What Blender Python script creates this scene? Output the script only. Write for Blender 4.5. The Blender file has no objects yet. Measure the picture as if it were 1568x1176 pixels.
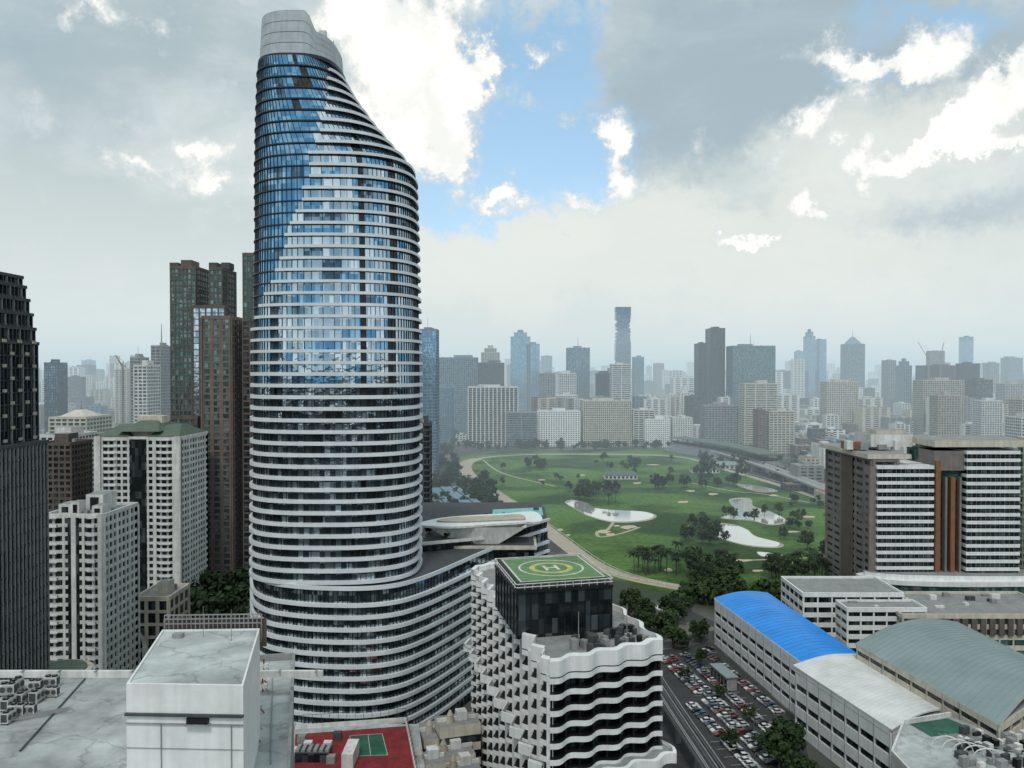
import bpy, math, random
from mathutils import Vector, Matrix
R=random.Random(11)
scene=bpy.context.scene
CH=120.0; F=1230.0; HY=570.0
def X(p,d): return (p-784)/F*d
def Zt(y,d): return CH-(y-HY)/F*d
def D(y,z=0.0): return (CH-z)*F/(y-HY)
def G(p,y,z=0.0):
    d=D(y,z); return (X(p,d),d)

# ---------------------------------------------------------------- materials
def principled(name):
    m=bpy.data.materials.new(name); m.use_nodes=True
    return m,m.node_tree,m.node_tree.nodes['Principled BSDF']
def mat(name,col,rough=0.7,metal=0.0,var=0.25,scale=0.25,streak=0.2,spec=0.3,cracks=False):
    m,nt,b=principled(name)
    N=nt.nodes.new;L=nt.links.new
    tc=N('ShaderNodeTexCoord')
    n1=N('ShaderNodeTexNoise'); n1.inputs['Scale'].default_value=scale; n1.inputs['Detail'].default_value=7; n1.inputs['Roughness'].default_value=0.65
    L(tc.outputs['Object'],n1.inputs['Vector'])
    mp=N('ShaderNodeMapping'); mp.inputs['Scale'].default_value=(0.9,0.9,0.05); L(tc.outputs['Object'],mp.inputs['Vector'])
    n2=N('ShaderNodeTexNoise'); n2.inputs['Scale'].default_value=1.0; n2.inputs['Detail'].default_value=4; L(mp.outputs[0],n2.inputs['Vector'])
    r1=N('ShaderNodeMapRange'); r1.inputs['From Min'].default_value=0.3; r1.inputs['From Max'].default_value=0.7; r1.inputs['To Min'].default_value=1-var; r1.inputs['To Max'].default_value=1+var*0.4
    L(n1.outputs[0],r1.inputs['Value'])
    r2=N('ShaderNodeMapRange'); r2.inputs['From Min'].default_value=0.4; r2.inputs['From Max'].default_value=0.7; r2.inputs['To Min'].default_value=1; r2.inputs['To Max'].default_value=1-streak
    L(n2.outputs[0],r2.inputs['Value'])
    mu=N('ShaderNodeMath'); mu.operation='MULTIPLY'; L(r1.outputs[0],mu.inputs[0]); L(r2.outputs[0],mu.inputs[1])
    out=mu.outputs[0]
    if cracks:
        nw=N('ShaderNodeTexNoise'); nw.inputs['Scale'].default_value=.35; nw.inputs['Detail'].default_value=5; L(tc.outputs['Object'],nw.inputs['Vector'])
        ml=N('ShaderNodeVectorMath'); ml.operation='MULTIPLY_ADD'; L(nw.outputs['Color'],ml.inputs[0]); ml.inputs[1].default_value=(6,6,0); L(tc.outputs['Object'],ml.inputs[2])
        vo=N('ShaderNodeTexVoronoi'); vo.feature='DISTANCE_TO_EDGE'; vo.inputs['Scale'].default_value=0.11; L(ml.outputs[0],vo.inputs['Vector'])
        rr_=N('ShaderNodeMapRange'); rr_.inputs['From Min'].default_value=0.004; rr_.inputs['From Max'].default_value=0.03; rr_.inputs['To Min'].default_value=0.72; L(vo.outputs['Distance'],rr_.inputs['Value'])
        nb=N('ShaderNodeTexNoise'); nb.inputs['Scale'].default_value=.05; nb.inputs['Detail'].default_value=4; L(tc.outputs['Object'],nb.inputs['Vector'])
        rb=N('ShaderNodeMapRange'); rb.inputs['From Min'].default_value=0.42; rb.inputs['From Max'].default_value=0.55; rb.inputs['To Min'].default_value=.78; rb.inputs['To Max'].default_value=1.05; L(nb.outputs[0],rb.inputs['Value'])
        m3=N('ShaderNodeMath'); m3.operation='MULTIPLY'; L(out,m3.inputs[0]); L(rr_.outputs[0],m3.inputs[1])
        m4=N('ShaderNodeMath'); m4.operation='MULTIPLY'; L(m3.outputs[0],m4.inputs[0]); L(rb.outputs[0],m4.inputs[1]); out=m4.outputs[0]
    vm=N('ShaderNodeVectorMath'); vm.operation='SCALE'; vm.inputs[0].default_value=col[:3]; L(out,vm.inputs['Scale'])
    L(vm.outputs[0],b.inputs['Base Color'])
    b.inputs['Roughness'].default_value=rough; b.inputs['Metallic'].default_value=metal
    b.inputs['Specular IOR Level'].default_value=spec
    return m
def glass(name,col,col2,metal=0.6,rough=0.12,grid=(1.6,1.6,3.6),pw_=2.2,bump=.25):
    m,nt,b=principled(name)
    N=nt.nodes.new;L=nt.links.new
    tc=N('ShaderNodeTexCoord')
    sn=N('ShaderNodeVectorMath'); sn.operation='SNAP'; sn.inputs[1].default_value=grid
    L(tc.outputs['Object'],sn.inputs[0])
    wn=N('ShaderNodeTexWhiteNoise'); wn.noise_dimensions='3D'; L(sn.outputs[0],wn.inputs['Vector'])
    pw=N('ShaderNodeMath'); pw.operation='POWER'; pw.inputs[1].default_value=pw_; L(wn.outputs['Value'],pw.inputs[0])
    mx=N('ShaderNodeMix'); mx.data_type='RGBA'; mx.inputs[6].default_value=(*col,1); mx.inputs[7].default_value=(*col2,1)
    L(pw.outputs[0],mx.inputs[0]); L(mx.outputs[2],b.inputs['Base Color'])
    b.inputs['Metallic'].default_value=metal; b.inputs['Roughness'].default_value=rough
    nz=N('ShaderNodeTexNoise'); nz.inputs['Scale'].default_value=0.35; nz.inputs['Detail'].default_value=2; L(tc.outputs['Object'],nz.inputs['Vector'])
    bp=N('ShaderNodeBump'); bp.inputs['Strength'].default_value=bump; bp.inputs['Distance'].default_value=0.3; L(nz.outputs[0],bp.inputs['Height']); L(bp.outputs[0],b.inputs['Normal'])
    return m
M={}
M['white']=mat('white_render',(0.68,0.69,0.67),0.6,streak=0.22,var=.25)
M['cleanwhite']=mat('white_panel',(0.76,0.78,0.78),0.45,streak=0.12,var=0.14)
M['towerband']=mat('aluminium_band',(0.70,0.75,0.78),0.4,0.0,streak=0.06,var=0.15,scale=0.08)
M['crown']=mat('crown_panel',(0.46,0.52,0.55),0.45,0.0,streak=0.15,var=0.25,scale=0.12)
M['cream']=mat('cream_render',(0.60,0.56,0.47))
M['beige']=mat('beige_render',(0.47,0.43,0.36))
M['grey']=mat('grey_concrete',(0.28,0.29,0.29))
M['dgrey']=mat('dark_concrete',(0.07,0.075,0.08))
M['brown']=mat('brown_cladding',(0.13,0.105,0.09))
M['taupe']=mat('taupe_stone_cladding',(0.22,0.195,0.185))
M['redbrown']=mat('red_brown_tile',(0.20,0.14,0.115))
M['navy']=mat('navy_cladding',(0.015,0.025,0.045),0.4)
M['bluegrey']=mat('blue_grey_cladding',(0.15,0.24,0.31),0.5)
M['black']=mat('black_metal',(0.012,0.013,0.015),0.4)
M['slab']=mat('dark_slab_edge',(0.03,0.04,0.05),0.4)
M['greenroof']=mat('green_roof_tile',(0.11,0.155,0.12))
M['blueroof']=mat('blue_metal_roof',(0.01,0.26,0.78),0.4,var=0.22,streak=0.05,scale=.1)
M['greyroof']=mat('grey_green_metal_roof',(0.23,0.30,0.31),0.5,var=0.2,streak=0.05,scale=.06)
M['whiteroof']=mat('white_membrane_roof',(0.66,0.68,0.67),0.6,var=0.25,streak=0,scale=.08)
M['rust']=mat('terracotta_roof',(0.26,0.13,0.085))
M['roofconc']=mat('weathered_roof_concrete',(0.45,0.49,0.49),0.85,var=0.4,scale=0.18,streak=0,cracks=True)
M['red']=mat('red_court',(0.24,0.03,0.035),var=.45)
M['courtgreen']=mat('green_court',(0.03,0.13,0.085),var=.45)
M['padgreen']=mat('helipad_green',(0.13,0.26,0.11),var=0.35)
M['padyellow']=mat('helipad_yellow',(0.50,0.46,0.16),var=.3)
M['paint']=mat('road_paint',(0.65,0.65,0.62))
M['asphalt']=mat('asphalt',(0.05,0.052,0.055),0.9,streak=0,var=.4)
M['sand']=mat('bunker_sand',(0.54,0.45,0.32),0.95,streak=0)
M['track']=mat('track_dirt',(0.42,0.37,0.29),0.95,streak=0)
M['bark']=mat('bark',(0.09,0.07,0.05),0.9)
M['copper']=mat('copper_column',(0.25,0.12,0.06),0.4)
M['aqua']=mat('aqua_deck',(0.15,0.50,0.48),0.4)
M['g_dark']=glass('glass_dark',(0.006,0.009,0.011),(0.08,0.10,0.11),0.15,.15,pw_=4)
M['g_low']=glass('glass_tower_lower',(0.05,0.075,0.09),(0.55,0.65,0.72),0.8,.06,(1.7,9,1.85),3.0,.6)  # lower floors: dim and bright reflections put into the pane colours
M['g_blue']=glass('glass_blue',(0.08,0.24,0.41),(0.34,0.56,0.72),0.85,.06)
M['g_deep']=glass('glass_deep_blue',(0.04,0.09,0.14),(0.24,0.38,0.48),0.75)
M['g_light']=glass('glass_light',(0.20,0.34,0.44),(0.72,0.82,0.88),0.85,.06,(1.7,9,3.7),1.3)
M['g_green']=glass('glass_green',(0.03,0.09,0.09),(0.18,0.32,0.31),0.5)
M['g_city']=glass('glass_city',(0.03,0.045,0.06),(0.20,0.25,0.28),0.3,0.25,(3,3,3.4))
for i,c in enumerate([(0.7,0.7,0.7),(0.03,0.03,0.035),(0.30,0.31,0.33),(0.22,0.03,0.03),(0.04,0.07,0.15)]):
    M['car%d'%i]=mat('car_paint_%d'%i,c,0.25,0.2,var=0.05,streak=0,spec=0.6)
def leafmat(name,c1,c2):
    m,nt,b=principled(name); N=nt.nodes.new;L=nt.links.new
    g=N('ShaderNodeNewGeometry'); oi=N('ShaderNodeObjectInfo')
    ad=N('ShaderNodeMath'); ad.operation='ADD'; L(g.outputs['Random Per Island'],ad.inputs[0]); L(oi.outputs['Random'],ad.inputs[1])
    ml=N('ShaderNodeMath'); ml.operation='MULTIPLY'; ml.inputs[1].default_value=0.5; L(ad.outputs[0],ml.inputs[0])
    mx=N('ShaderNodeMix'); mx.data_type='RGBA'; mx.inputs[6].default_value=(*c1,1); mx.inputs[7].default_value=(*c2,1)
    L(ml.outputs[0],mx.inputs[0]); L(mx.outputs[2],b.inputs['Base Color']); b.inputs['Roughness'].default_value=0.7; b.inputs['Specular IOR Level'].default_value=0.2
    return m
M['leaf']=leafmat('foliage',(0.014,0.030,0.011),(0.055,0.088,0.028))
M['leafd']=leafmat('foliage_dark',(0.009,0.021,0.010),(0.036,0.060,0.022))
def grassmat():
    m,nt,b=principled('golf_grass'); N=nt.nodes.new;L=nt.links.new
    tc=N('ShaderNodeTexCoord')
    n1=N('ShaderNodeTexNoise'); n1.inputs['Scale'].default_value=0.012; n1.inputs['Detail'].default_value=5; n1.inputs['Distortion'].default_value=0.8
    n2=N('ShaderNodeTexNoise'); n2.inputs['Scale'].default_value=0.25; n2.inputs['Detail'].default_value=8
    L(tc.outputs['Object'],n1.inputs[0]); L(tc.outputs['Object'],n2.inputs[0])
    cr=N('ShaderNodeValToRGB'); e=cr.color_ramp.elements
    e[0].position=0.36; e[0].color=(0.030,0.068,0.018,1); e[1].position=0.64; e[1].color=(0.105,0.20,0.045,1)
    k=e.new(0.47); k.color=(0.050,0.108,0.025,1); k=e.new(0.52); k.color=(0.078,0.155,0.036,1)
    L(n1.outputs[0],cr.inputs[0])
    r=N('ShaderNodeMapRange'); r.inputs['From Min'].default_value=0.3;r.inputs['From Max'].default_value=0.7;r.inputs['To Min'].default_value=0.6;r.inputs['To Max'].default_value=1.2; L(n2.outputs[0],r.inputs[0])
    v=N('ShaderNodeVectorMath'); v.operation='SCALE'; L(cr.outputs[0],v.inputs[0]); L(r.outputs[0],v.inputs['Scale']); L(v.outputs[0],b.inputs['Base Color']); b.inputs['Roughness'].default_value=0.9; b.inputs['Specular IOR Level'].default_value=0.1
    return m
M['grass']=grassmat()
def groundmat():
    m,nt,b=principled('city_ground'); N=nt.nodes.new;L=nt.links.new
    tc=N('ShaderNodeTexCoord')
    v=N('ShaderNodeTexVoronoi'); v.inputs['Scale'].default_value=0.035; L(tc.outputs['Object'],v.inputs[0])
    n=N('ShaderNodeTexNoise'); n.inputs['Scale'].default_value=0.01; n.inputs['Detail'].default_value=8; L(tc.outputs['Object'],n.inputs[0])
    sx=N('ShaderNodeSeparateColor'); L(v.outputs['Color'],sx.inputs[0])
    cr=N('ShaderNodeValToRGB'); e=cr.color_ramp.elements; e[0].color=(0.04,0.045,0.04,1); e[1].color=(0.17,0.16,0.14,1); k=e.new(0.5); k.color=(0.07,0.07,0.07,1)
    L(sx.outputs[0],cr.inputs[0])
    mx=N('ShaderNodeMix'); mx.data_type='RGBA'; mx.inputs[7].default_value=(0.03,0.05,0.022,1)
    r=N('ShaderNodeMapRange'); r.inputs['From Min'].default_value=0.45;r.inputs['From Max'].default_value=0.54; L(n.outputs[0],r.inputs[0]); L(r.outputs[0],mx.inputs[0]); L(cr.outputs[0],mx.inputs[6]); L(mx.outputs[2],b.inputs['Base Color']); b.inputs['Roughness'].default_value=0.9
    return m
M['ground']=groundmat()
def watermat():
    m,nt,b=principled('pond_water'); N=nt.nodes.new;L=nt.links.new
    b.inputs['Base Color'].default_value=(0.80,0.80,0.76,1); b.inputs['Roughness'].default_value=0.06; b.inputs['Metallic'].default_value=0.65
    n=N('ShaderNodeTexNoise'); n.inputs['Scale'].default_value=0.6; n.inputs['Detail'].default_value=3; bp=N('ShaderNodeBump'); bp.inputs['Strength'].default_value=0.06; L(n.outputs[0],bp.inputs['Height']); L(bp.outputs[0],b.inputs['Normal'])
    return m
M['water']=watermat()

# ---------------------------------------------------------------- mesh builder
def area2(p): return sum(p[i][0]*p[(i+1)%len(p)][1]-p[(i+1)%len(p)][0]*p[i][1] for i in range(len(p)))
class MB:
    def __init__(s): s.v=[];s.f=[];s.m=[];s.mats=[]
    def mi(s,k):
        if k not in s.mats: s.mats.append(k)
        return s.mats.index(k)
    def face(s,pts,k):
        n=len(s.v); s.v+=[tuple(p) for p in pts]; s.f.append(tuple(range(n,n+len(pts)))); s.m.append(s.mi(k))
    def prism(s,pts,z0,z1,k,kt=None,bottom=True):
        if area2(pts)<0: pts=pts[::-1]
        n=len(s.v); c=len(pts)
        s.v+=[(p[0],p[1],z0) for p in pts]+[(p[0],p[1],z1) for p in pts]
        a=s.mi(k); t=s.mi(kt or k)
        for i in range(c):
            j=(i+1)%c; s.f.append((n+i,n+j,n+c+j,n+c+i)); s.m.append(a)
        s.f.append(tuple(range(n+c,n+2*c))); s.m.append(t)
        if bottom: s.f.append(tuple(range(n+c-1,n-1,-1))); s.m.append(a)
    def box(s,cx,cy,z0,z1,w,d,k,rot=0,kt=None):
        c,q=math.cos(rot),math.sin(rot)
        s.prism([(cx+x*c-y*q,cy+x*q+y*c) for x,y in ((-w/2,-d/2),(w/2,-d/2),(w/2,d/2),(-w/2,d/2))],z0,z1,k,kt)
    def tube(s,p0,p1,r0,r1,k,n=6):
        p0=Vector(p0);p1=Vector(p1); a=(p1-p0).normalized(); u=a.orthogonal().normalized(); w=a.cross(u)
        b=len(s.v)
        for p,r in ((p0,r0),(p1,r1)):
            for i in range(n):
                t=2*math.pi*i/n; s.v.append(tuple(p+u*math.cos(t)*r+w*math.sin(t)*r))
        a=s.mi(k)
        for i in range(n):
            j=(i+1)%n; s.f.append((b+i,b+j,b+n+j,b+n+i)); s.m.append(a)
        s.f.append(tuple(range(b+n,b+2*n))); s.m.append(a)
    def build(s,name,loc=(0,0,0),rot=0,smooth=False):
        me=bpy.data.meshes.new(name); me.from_pydata(s.v,[],s.f)
        for k in s.mats: me.materials.append(M[k])
        me.polygons.foreach_set('material_index',s.m)
        if smooth: me.polygons.foreach_set('use_smooth',[True]*len(s.f))
        me.update()
        o=bpy.data.objects.new(name,me); o.location=loc; o.rotation_euler[2]=rot
        scene.collection.objects.link(o); return o
def inst(src,name,loc,rot=0,sc=1.0):
    o=bpy.data.objects.new(name,src.data); o.location=loc; o.rotation_euler[2]=rot
    o.scale=(sc,sc,sc) if not isinstance(sc,tuple) else sc
    scene.collection.objects.link(o); return o
def catmull(pts,closed=True,sub=6):
    out=[];n=len(pts)
    rng=range(n) if closed else range(n-1)
    for i in rng:
        if closed: p=[pts[(i+k-1)%n] for k in range(4)]
        else: p=[pts[min(max(i+k-1,0),n-1)] for k in range(4)]
        for j in range(sub):
            t=j/sub
            out.append(tuple(0.5*((2*p[1][c])+(-p[0][c]+p[2][c])*t+(2*p[0][c]-5*p[1][c]+4*p[2][c]-p[3][c])*t*t+(-p[0][c]+3*p[1][c]-3*p[2][c]+p[3][c])*t**3) for c in range(2)))
    if not closed: out.append(tuple(pts[-1]))
    return out
def sheet(name,pts,z,k):
    mb=MB()
    if area2(pts)<0: pts=pts[::-1]
    mb.face([(p[0],p[1],z) for p in pts],k); return mb.build(name)
def ribbon(mb,path,w,z,k,z2=None):
    L=[];Rr=[]
    for i,p in enumerate(path):
        a=path[max(i-1,0)];b=path[min(i+1,len(path)-1)]
        t=Vector((b[0]-a[0],b[1]-a[1])).normalized(); n=(-t.y,t.x)
        ww=w(i/(len(path)-1)) if callable(w) else w
        L.append((p[0]+n[0]*ww/2,p[1]+n[1]*ww/2)); Rr.append((p[0]-n[0]*ww/2,p[1]-n[1]*ww/2))
    for i in range(len(path)-1):
        q=[L[i],Rr[i],Rr[i+1],L[i+1]]
        if z2 is None: mb.face([(a,b,z) for a,b in q],k)
        else: mb.prism(q,z,z2,k)
def lerp_t(tab,x):
    if x<=tab[0][0]: return tab[0][1:]
    for a,b in zip(tab,tab[1:]):
        if x<=b[0]:
            t=(x-a[0])/(b[0]-a[0]); return tuple(a[i]+(b[i]-a[i])*t for i in range(1,len(a)))
    return tab[-1][1:]
def inpoly(x,y,p):
    c=False;n=len(p);j=n-1
    for i in range(n):
        if (p[i][1]>y)!=(p[j][1]>y) and x<(p[j][0]-p[i][0])*(y-p[i][1])/(p[j][1]-p[i][1])+p[i][0]: c=not c
        j=i
    return c

# ---------------------------------------------------------------- generic building
def fac(mb,cx,cy,w,dep,z0,z1,wall,gl,fl=3.4,bh=1.2,ps=4,pw=0.9,out=0.35,roofk='grey'):
    mb.box(cx,cy,z0,z1,w,dep,gl,kt=roofk)
    n=max(1,int(round((z1-z0)/fl))); f=(z1-z0)/n
    if bh>0:
        for i in range(1,n):
            mb.box(cx,cy,z0+i*f-bh/2,z0+i*f+bh/2,w+2*out,dep+2*out,wall)
    if ps>0:
        for W,Dp,ax in ((w,dep,0),(dep,w,1)):
            k=max(1,int(round(W/ps)))
            for i in range(k+1):
                x=-W/2+W*i/k; 
                for sg in (-1,1):
                    if ax==0: mb.box(cx+x,cy+sg*Dp/2,z0,z1-0.1,pw,out*2-0.1,wall)
                    else: mb.box(cx+sg*Dp/2,cy+x,z0,z1-0.1,out*2-0.1,pw,wall)
    for sg in (-1,1):
        mb.box(cx,cy+sg*(dep/2+out/2),z1-0.9,z1+1.0,w+2*out,out+0.3,wall)
        mb.box(cx+sg*(w/2+out/2),cy,z1-0.85,z1+0.95,out+0.3,dep-0.4,wall)
def roofstuff(mb,cx,cy,w,dep,z,wall,rr,scale=1.0):
    mb.box(cx+rr.uniform(-.15,.15)*w,cy+rr.uniform(-.1,.1)*dep,z,z+rr.uniform(3,6)*scale,w*rr.uniform(.3,.5),dep*rr.uniform(.35,.55),wall,kt='grey')
    mb.box(cx+rr.uniform(-.3,.3)*w,cy+rr.uniform(-.3,.3)*dep,z,z+rr.uniform(1.5,3)*scale,w*.15,dep*.2,'grey')
    for i in range(3):
        x=cx+rr.uniform(-.4,.4)*w; y=cy+rr.uniform(-.4,.4)*dep
        mb.tube((x,y,z),(x,y,z+2.2),1.1,1.1,'grey',8)
    if rr.random()<.4: x=cx+rr.uniform(-.3,.3)*w; mb.tube((x,cy,z),(x,cy,z+14),.35,.15,'grey',4)
def gb(name,pl,pr,yt,d,dep,wall,gl,fl=3.4,bh=1.2,ps=4,pw=0.9,top=None,z0=0,out=0.35):
    x0=X(pl,d if pl<784 else d+dep); x1=X(pr,d+dep if pr<784 else d)
    if x1-x0<6: x1=x0+max(6,X(pr,d)-X(pl,d))
    h=Zt(yt,d); w=x1-x0; mb=MB(); rr=random.Random(int(pl*7+yt))
    fac(mb,0,0,w,dep,z0,h,wall,gl,fl,bh,ps,pw,out)
    if top=='step':
        fac(mb,0,0,w*.65,dep*.65,h,h+8*d/1500,wall,gl,fl,bh,ps,pw,out); mb.box(0,0,h,h+14*d/1500,w*.3,dep*.3,wall)
    elif top=='pyr':
        s=[(-w/2,-dep/2),(w/2,-dep/2),(w/2,dep/2),(-w/2,dep/2)]; hh=14*d/1500
        for i in range(4):
            a=s[i];b=s[(i+1)%4]; mb.face([(a[0]*.8,a[1]*.8,h),(b[0]*.8,b[1]*.8,h),(b[0]*.15,b[1]*.15,h+hh),(a[0]*.15,a[1]*.15,h+hh)],wall)
        mb.tube((0,0,h+hh),(0,0,h+hh*2),.8,.2,'grey')
    elif top=='mast':
        roofstuff(mb,0,0,w,dep,h,wall,rr); mb.tube((0,0,h),(0,0,h+26),.9,.3,'grey')
    else: roofstuff(mb,0,0,w,dep,h,wall,rr)
    return mb.build(name,((x0+x1)/2,d+dep/2,0))

# ---------------------------------------------------------------- ground
gm=MB(); S=30000
gm.face([(-S,-S,0),(S,-S,0),(S,S,0),(-S,S,0)],'ground'); gm.build('ground')

golf_px=[(688,716),(705,700),(760,693),(850,690),(950,688),(1040,690),(1110,712),(1180,738),(1275,768),(1360,800),(1400,860),(1330,930),(1200,925),(1100,918),(1000,905),(925,880),(860,838),(800,792),(735,752)]
golf=[G(*p) for p in golf_px]
sheet('golf_course_grass',catmull(golf),0.03,'grass')
tr=MB()
tp=catmull([G(*p) for p in [(1290,775),(1200,745),(1120,722),(1040,700),(900,696),(790,697),(735,702),(712,712),(720,730),(760,758),(800,784),(850,822),(905,862),(960,884),(1030,899),(1110,912),(1200,918),(1300,915)]],False)
ribbon(tr,tp,lambda u:(9 if u<.36 else 19-19*(u-.36) if u<.9 else 8.7),0.05,'track')
tr.build('race_track')
tr=MB()
for off in (8,-8):
    path=[(p[0]+off,p[1]-off*0.6) for p in tp]
    for i in range(0,len(path)-1):
        a,b=path[i],path[i+1]
        tr.tube((a[0],a[1],1.2),(b[0],b[1],1.2),.15,.15,'white',4); tr.tube((a[0],a[1],0),(a[0],a[1],1.2),.15,.15,'white',4)
tr.build('track_rail_fence')
ponds=[[(868,771),(880,767),(900,772),(915,779),(950,782),(985,784),(1002,790),(985,797),(940,799),(905,791),(885,781)],
[(1084,810),(1100,803),(1125,805),(1145,812),(1158,822),(1195,832),(1188,838),(1150,836),(1118,829),(1095,820)],
[(1120,767),(1150,765),(1155,776),(1180,784),(1203,797),(1180,803),(1150,797),(1106,793),(1128,784)],
[(1005,930),(1030,925),(1045,932),(1020,939)],[(1128,742),(1165,745),(1190,752),(1160,753)],[(1162,846),(1195,850),(1170,853)]]
for p in ponds:
    q=catmull([G(*a) for a in p]); c=(sum(a[0] for a in q)/len(q),sum(a[1] for a in q)/len(q))
    sheet('pond_bank',[(c[0]+(a[0]-c[0])*1.05,c[1]+(a[1]-c[1])*1.10) for a in q],0.06,'track')
    sheet('pond',q,0.10,'water')
def blobpts(px,py,rx,ry,s):
    rr=random.Random(s); return catmull([G(px+rx*math.cos(t)*rr.uniform(.6,1.2),py+ry*math.sin(t)*rr.uniform(.6,1.2)) for t in [i*math.pi/4 for i in range(8)]])
for i,b in enumerate([(925,815,10,3),(935,819,9,2.2),(962,808,12,3.2),(945,806,6,1.5),(1048,769,9,2),(1058,752,7,1.4),(1092,757,8,1.6),(1185,759,10,1.5),(1222,862,10,3.5),(1190,852,14,2),(1140,859,14,2),(1024,874,7,3),(858,812,5,2),(870,820,4,1.5),(1240,792,12,1.8),(1215,815,10,2),(975,740,9,1.2),(960,722,8,1),(890,728,8,1),(1050,806,6,1.6),(1260,860,12,2),(830,735,7,1),(1000,712,9,.9),(1160,875,9,2)]):
    sheet('sand_bunker',blobpts(*b,i),0.08,'sand')
pth=MB(); 
for q in ([(940,800),(930,812),(915,815),(920,823),(950,818),(980,808)],[(1120,860),(1170,858),(1220,856),(1280,853)],[(1060,740),(1120,752),(1170,757),(1240,770)],[(740,705),(770,725),(850,745)]):
    ribbon(pth,catmull([G(*a) for a in q],False),2.6,0.07,'track')
pth.build('golf_cart_path')

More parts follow.
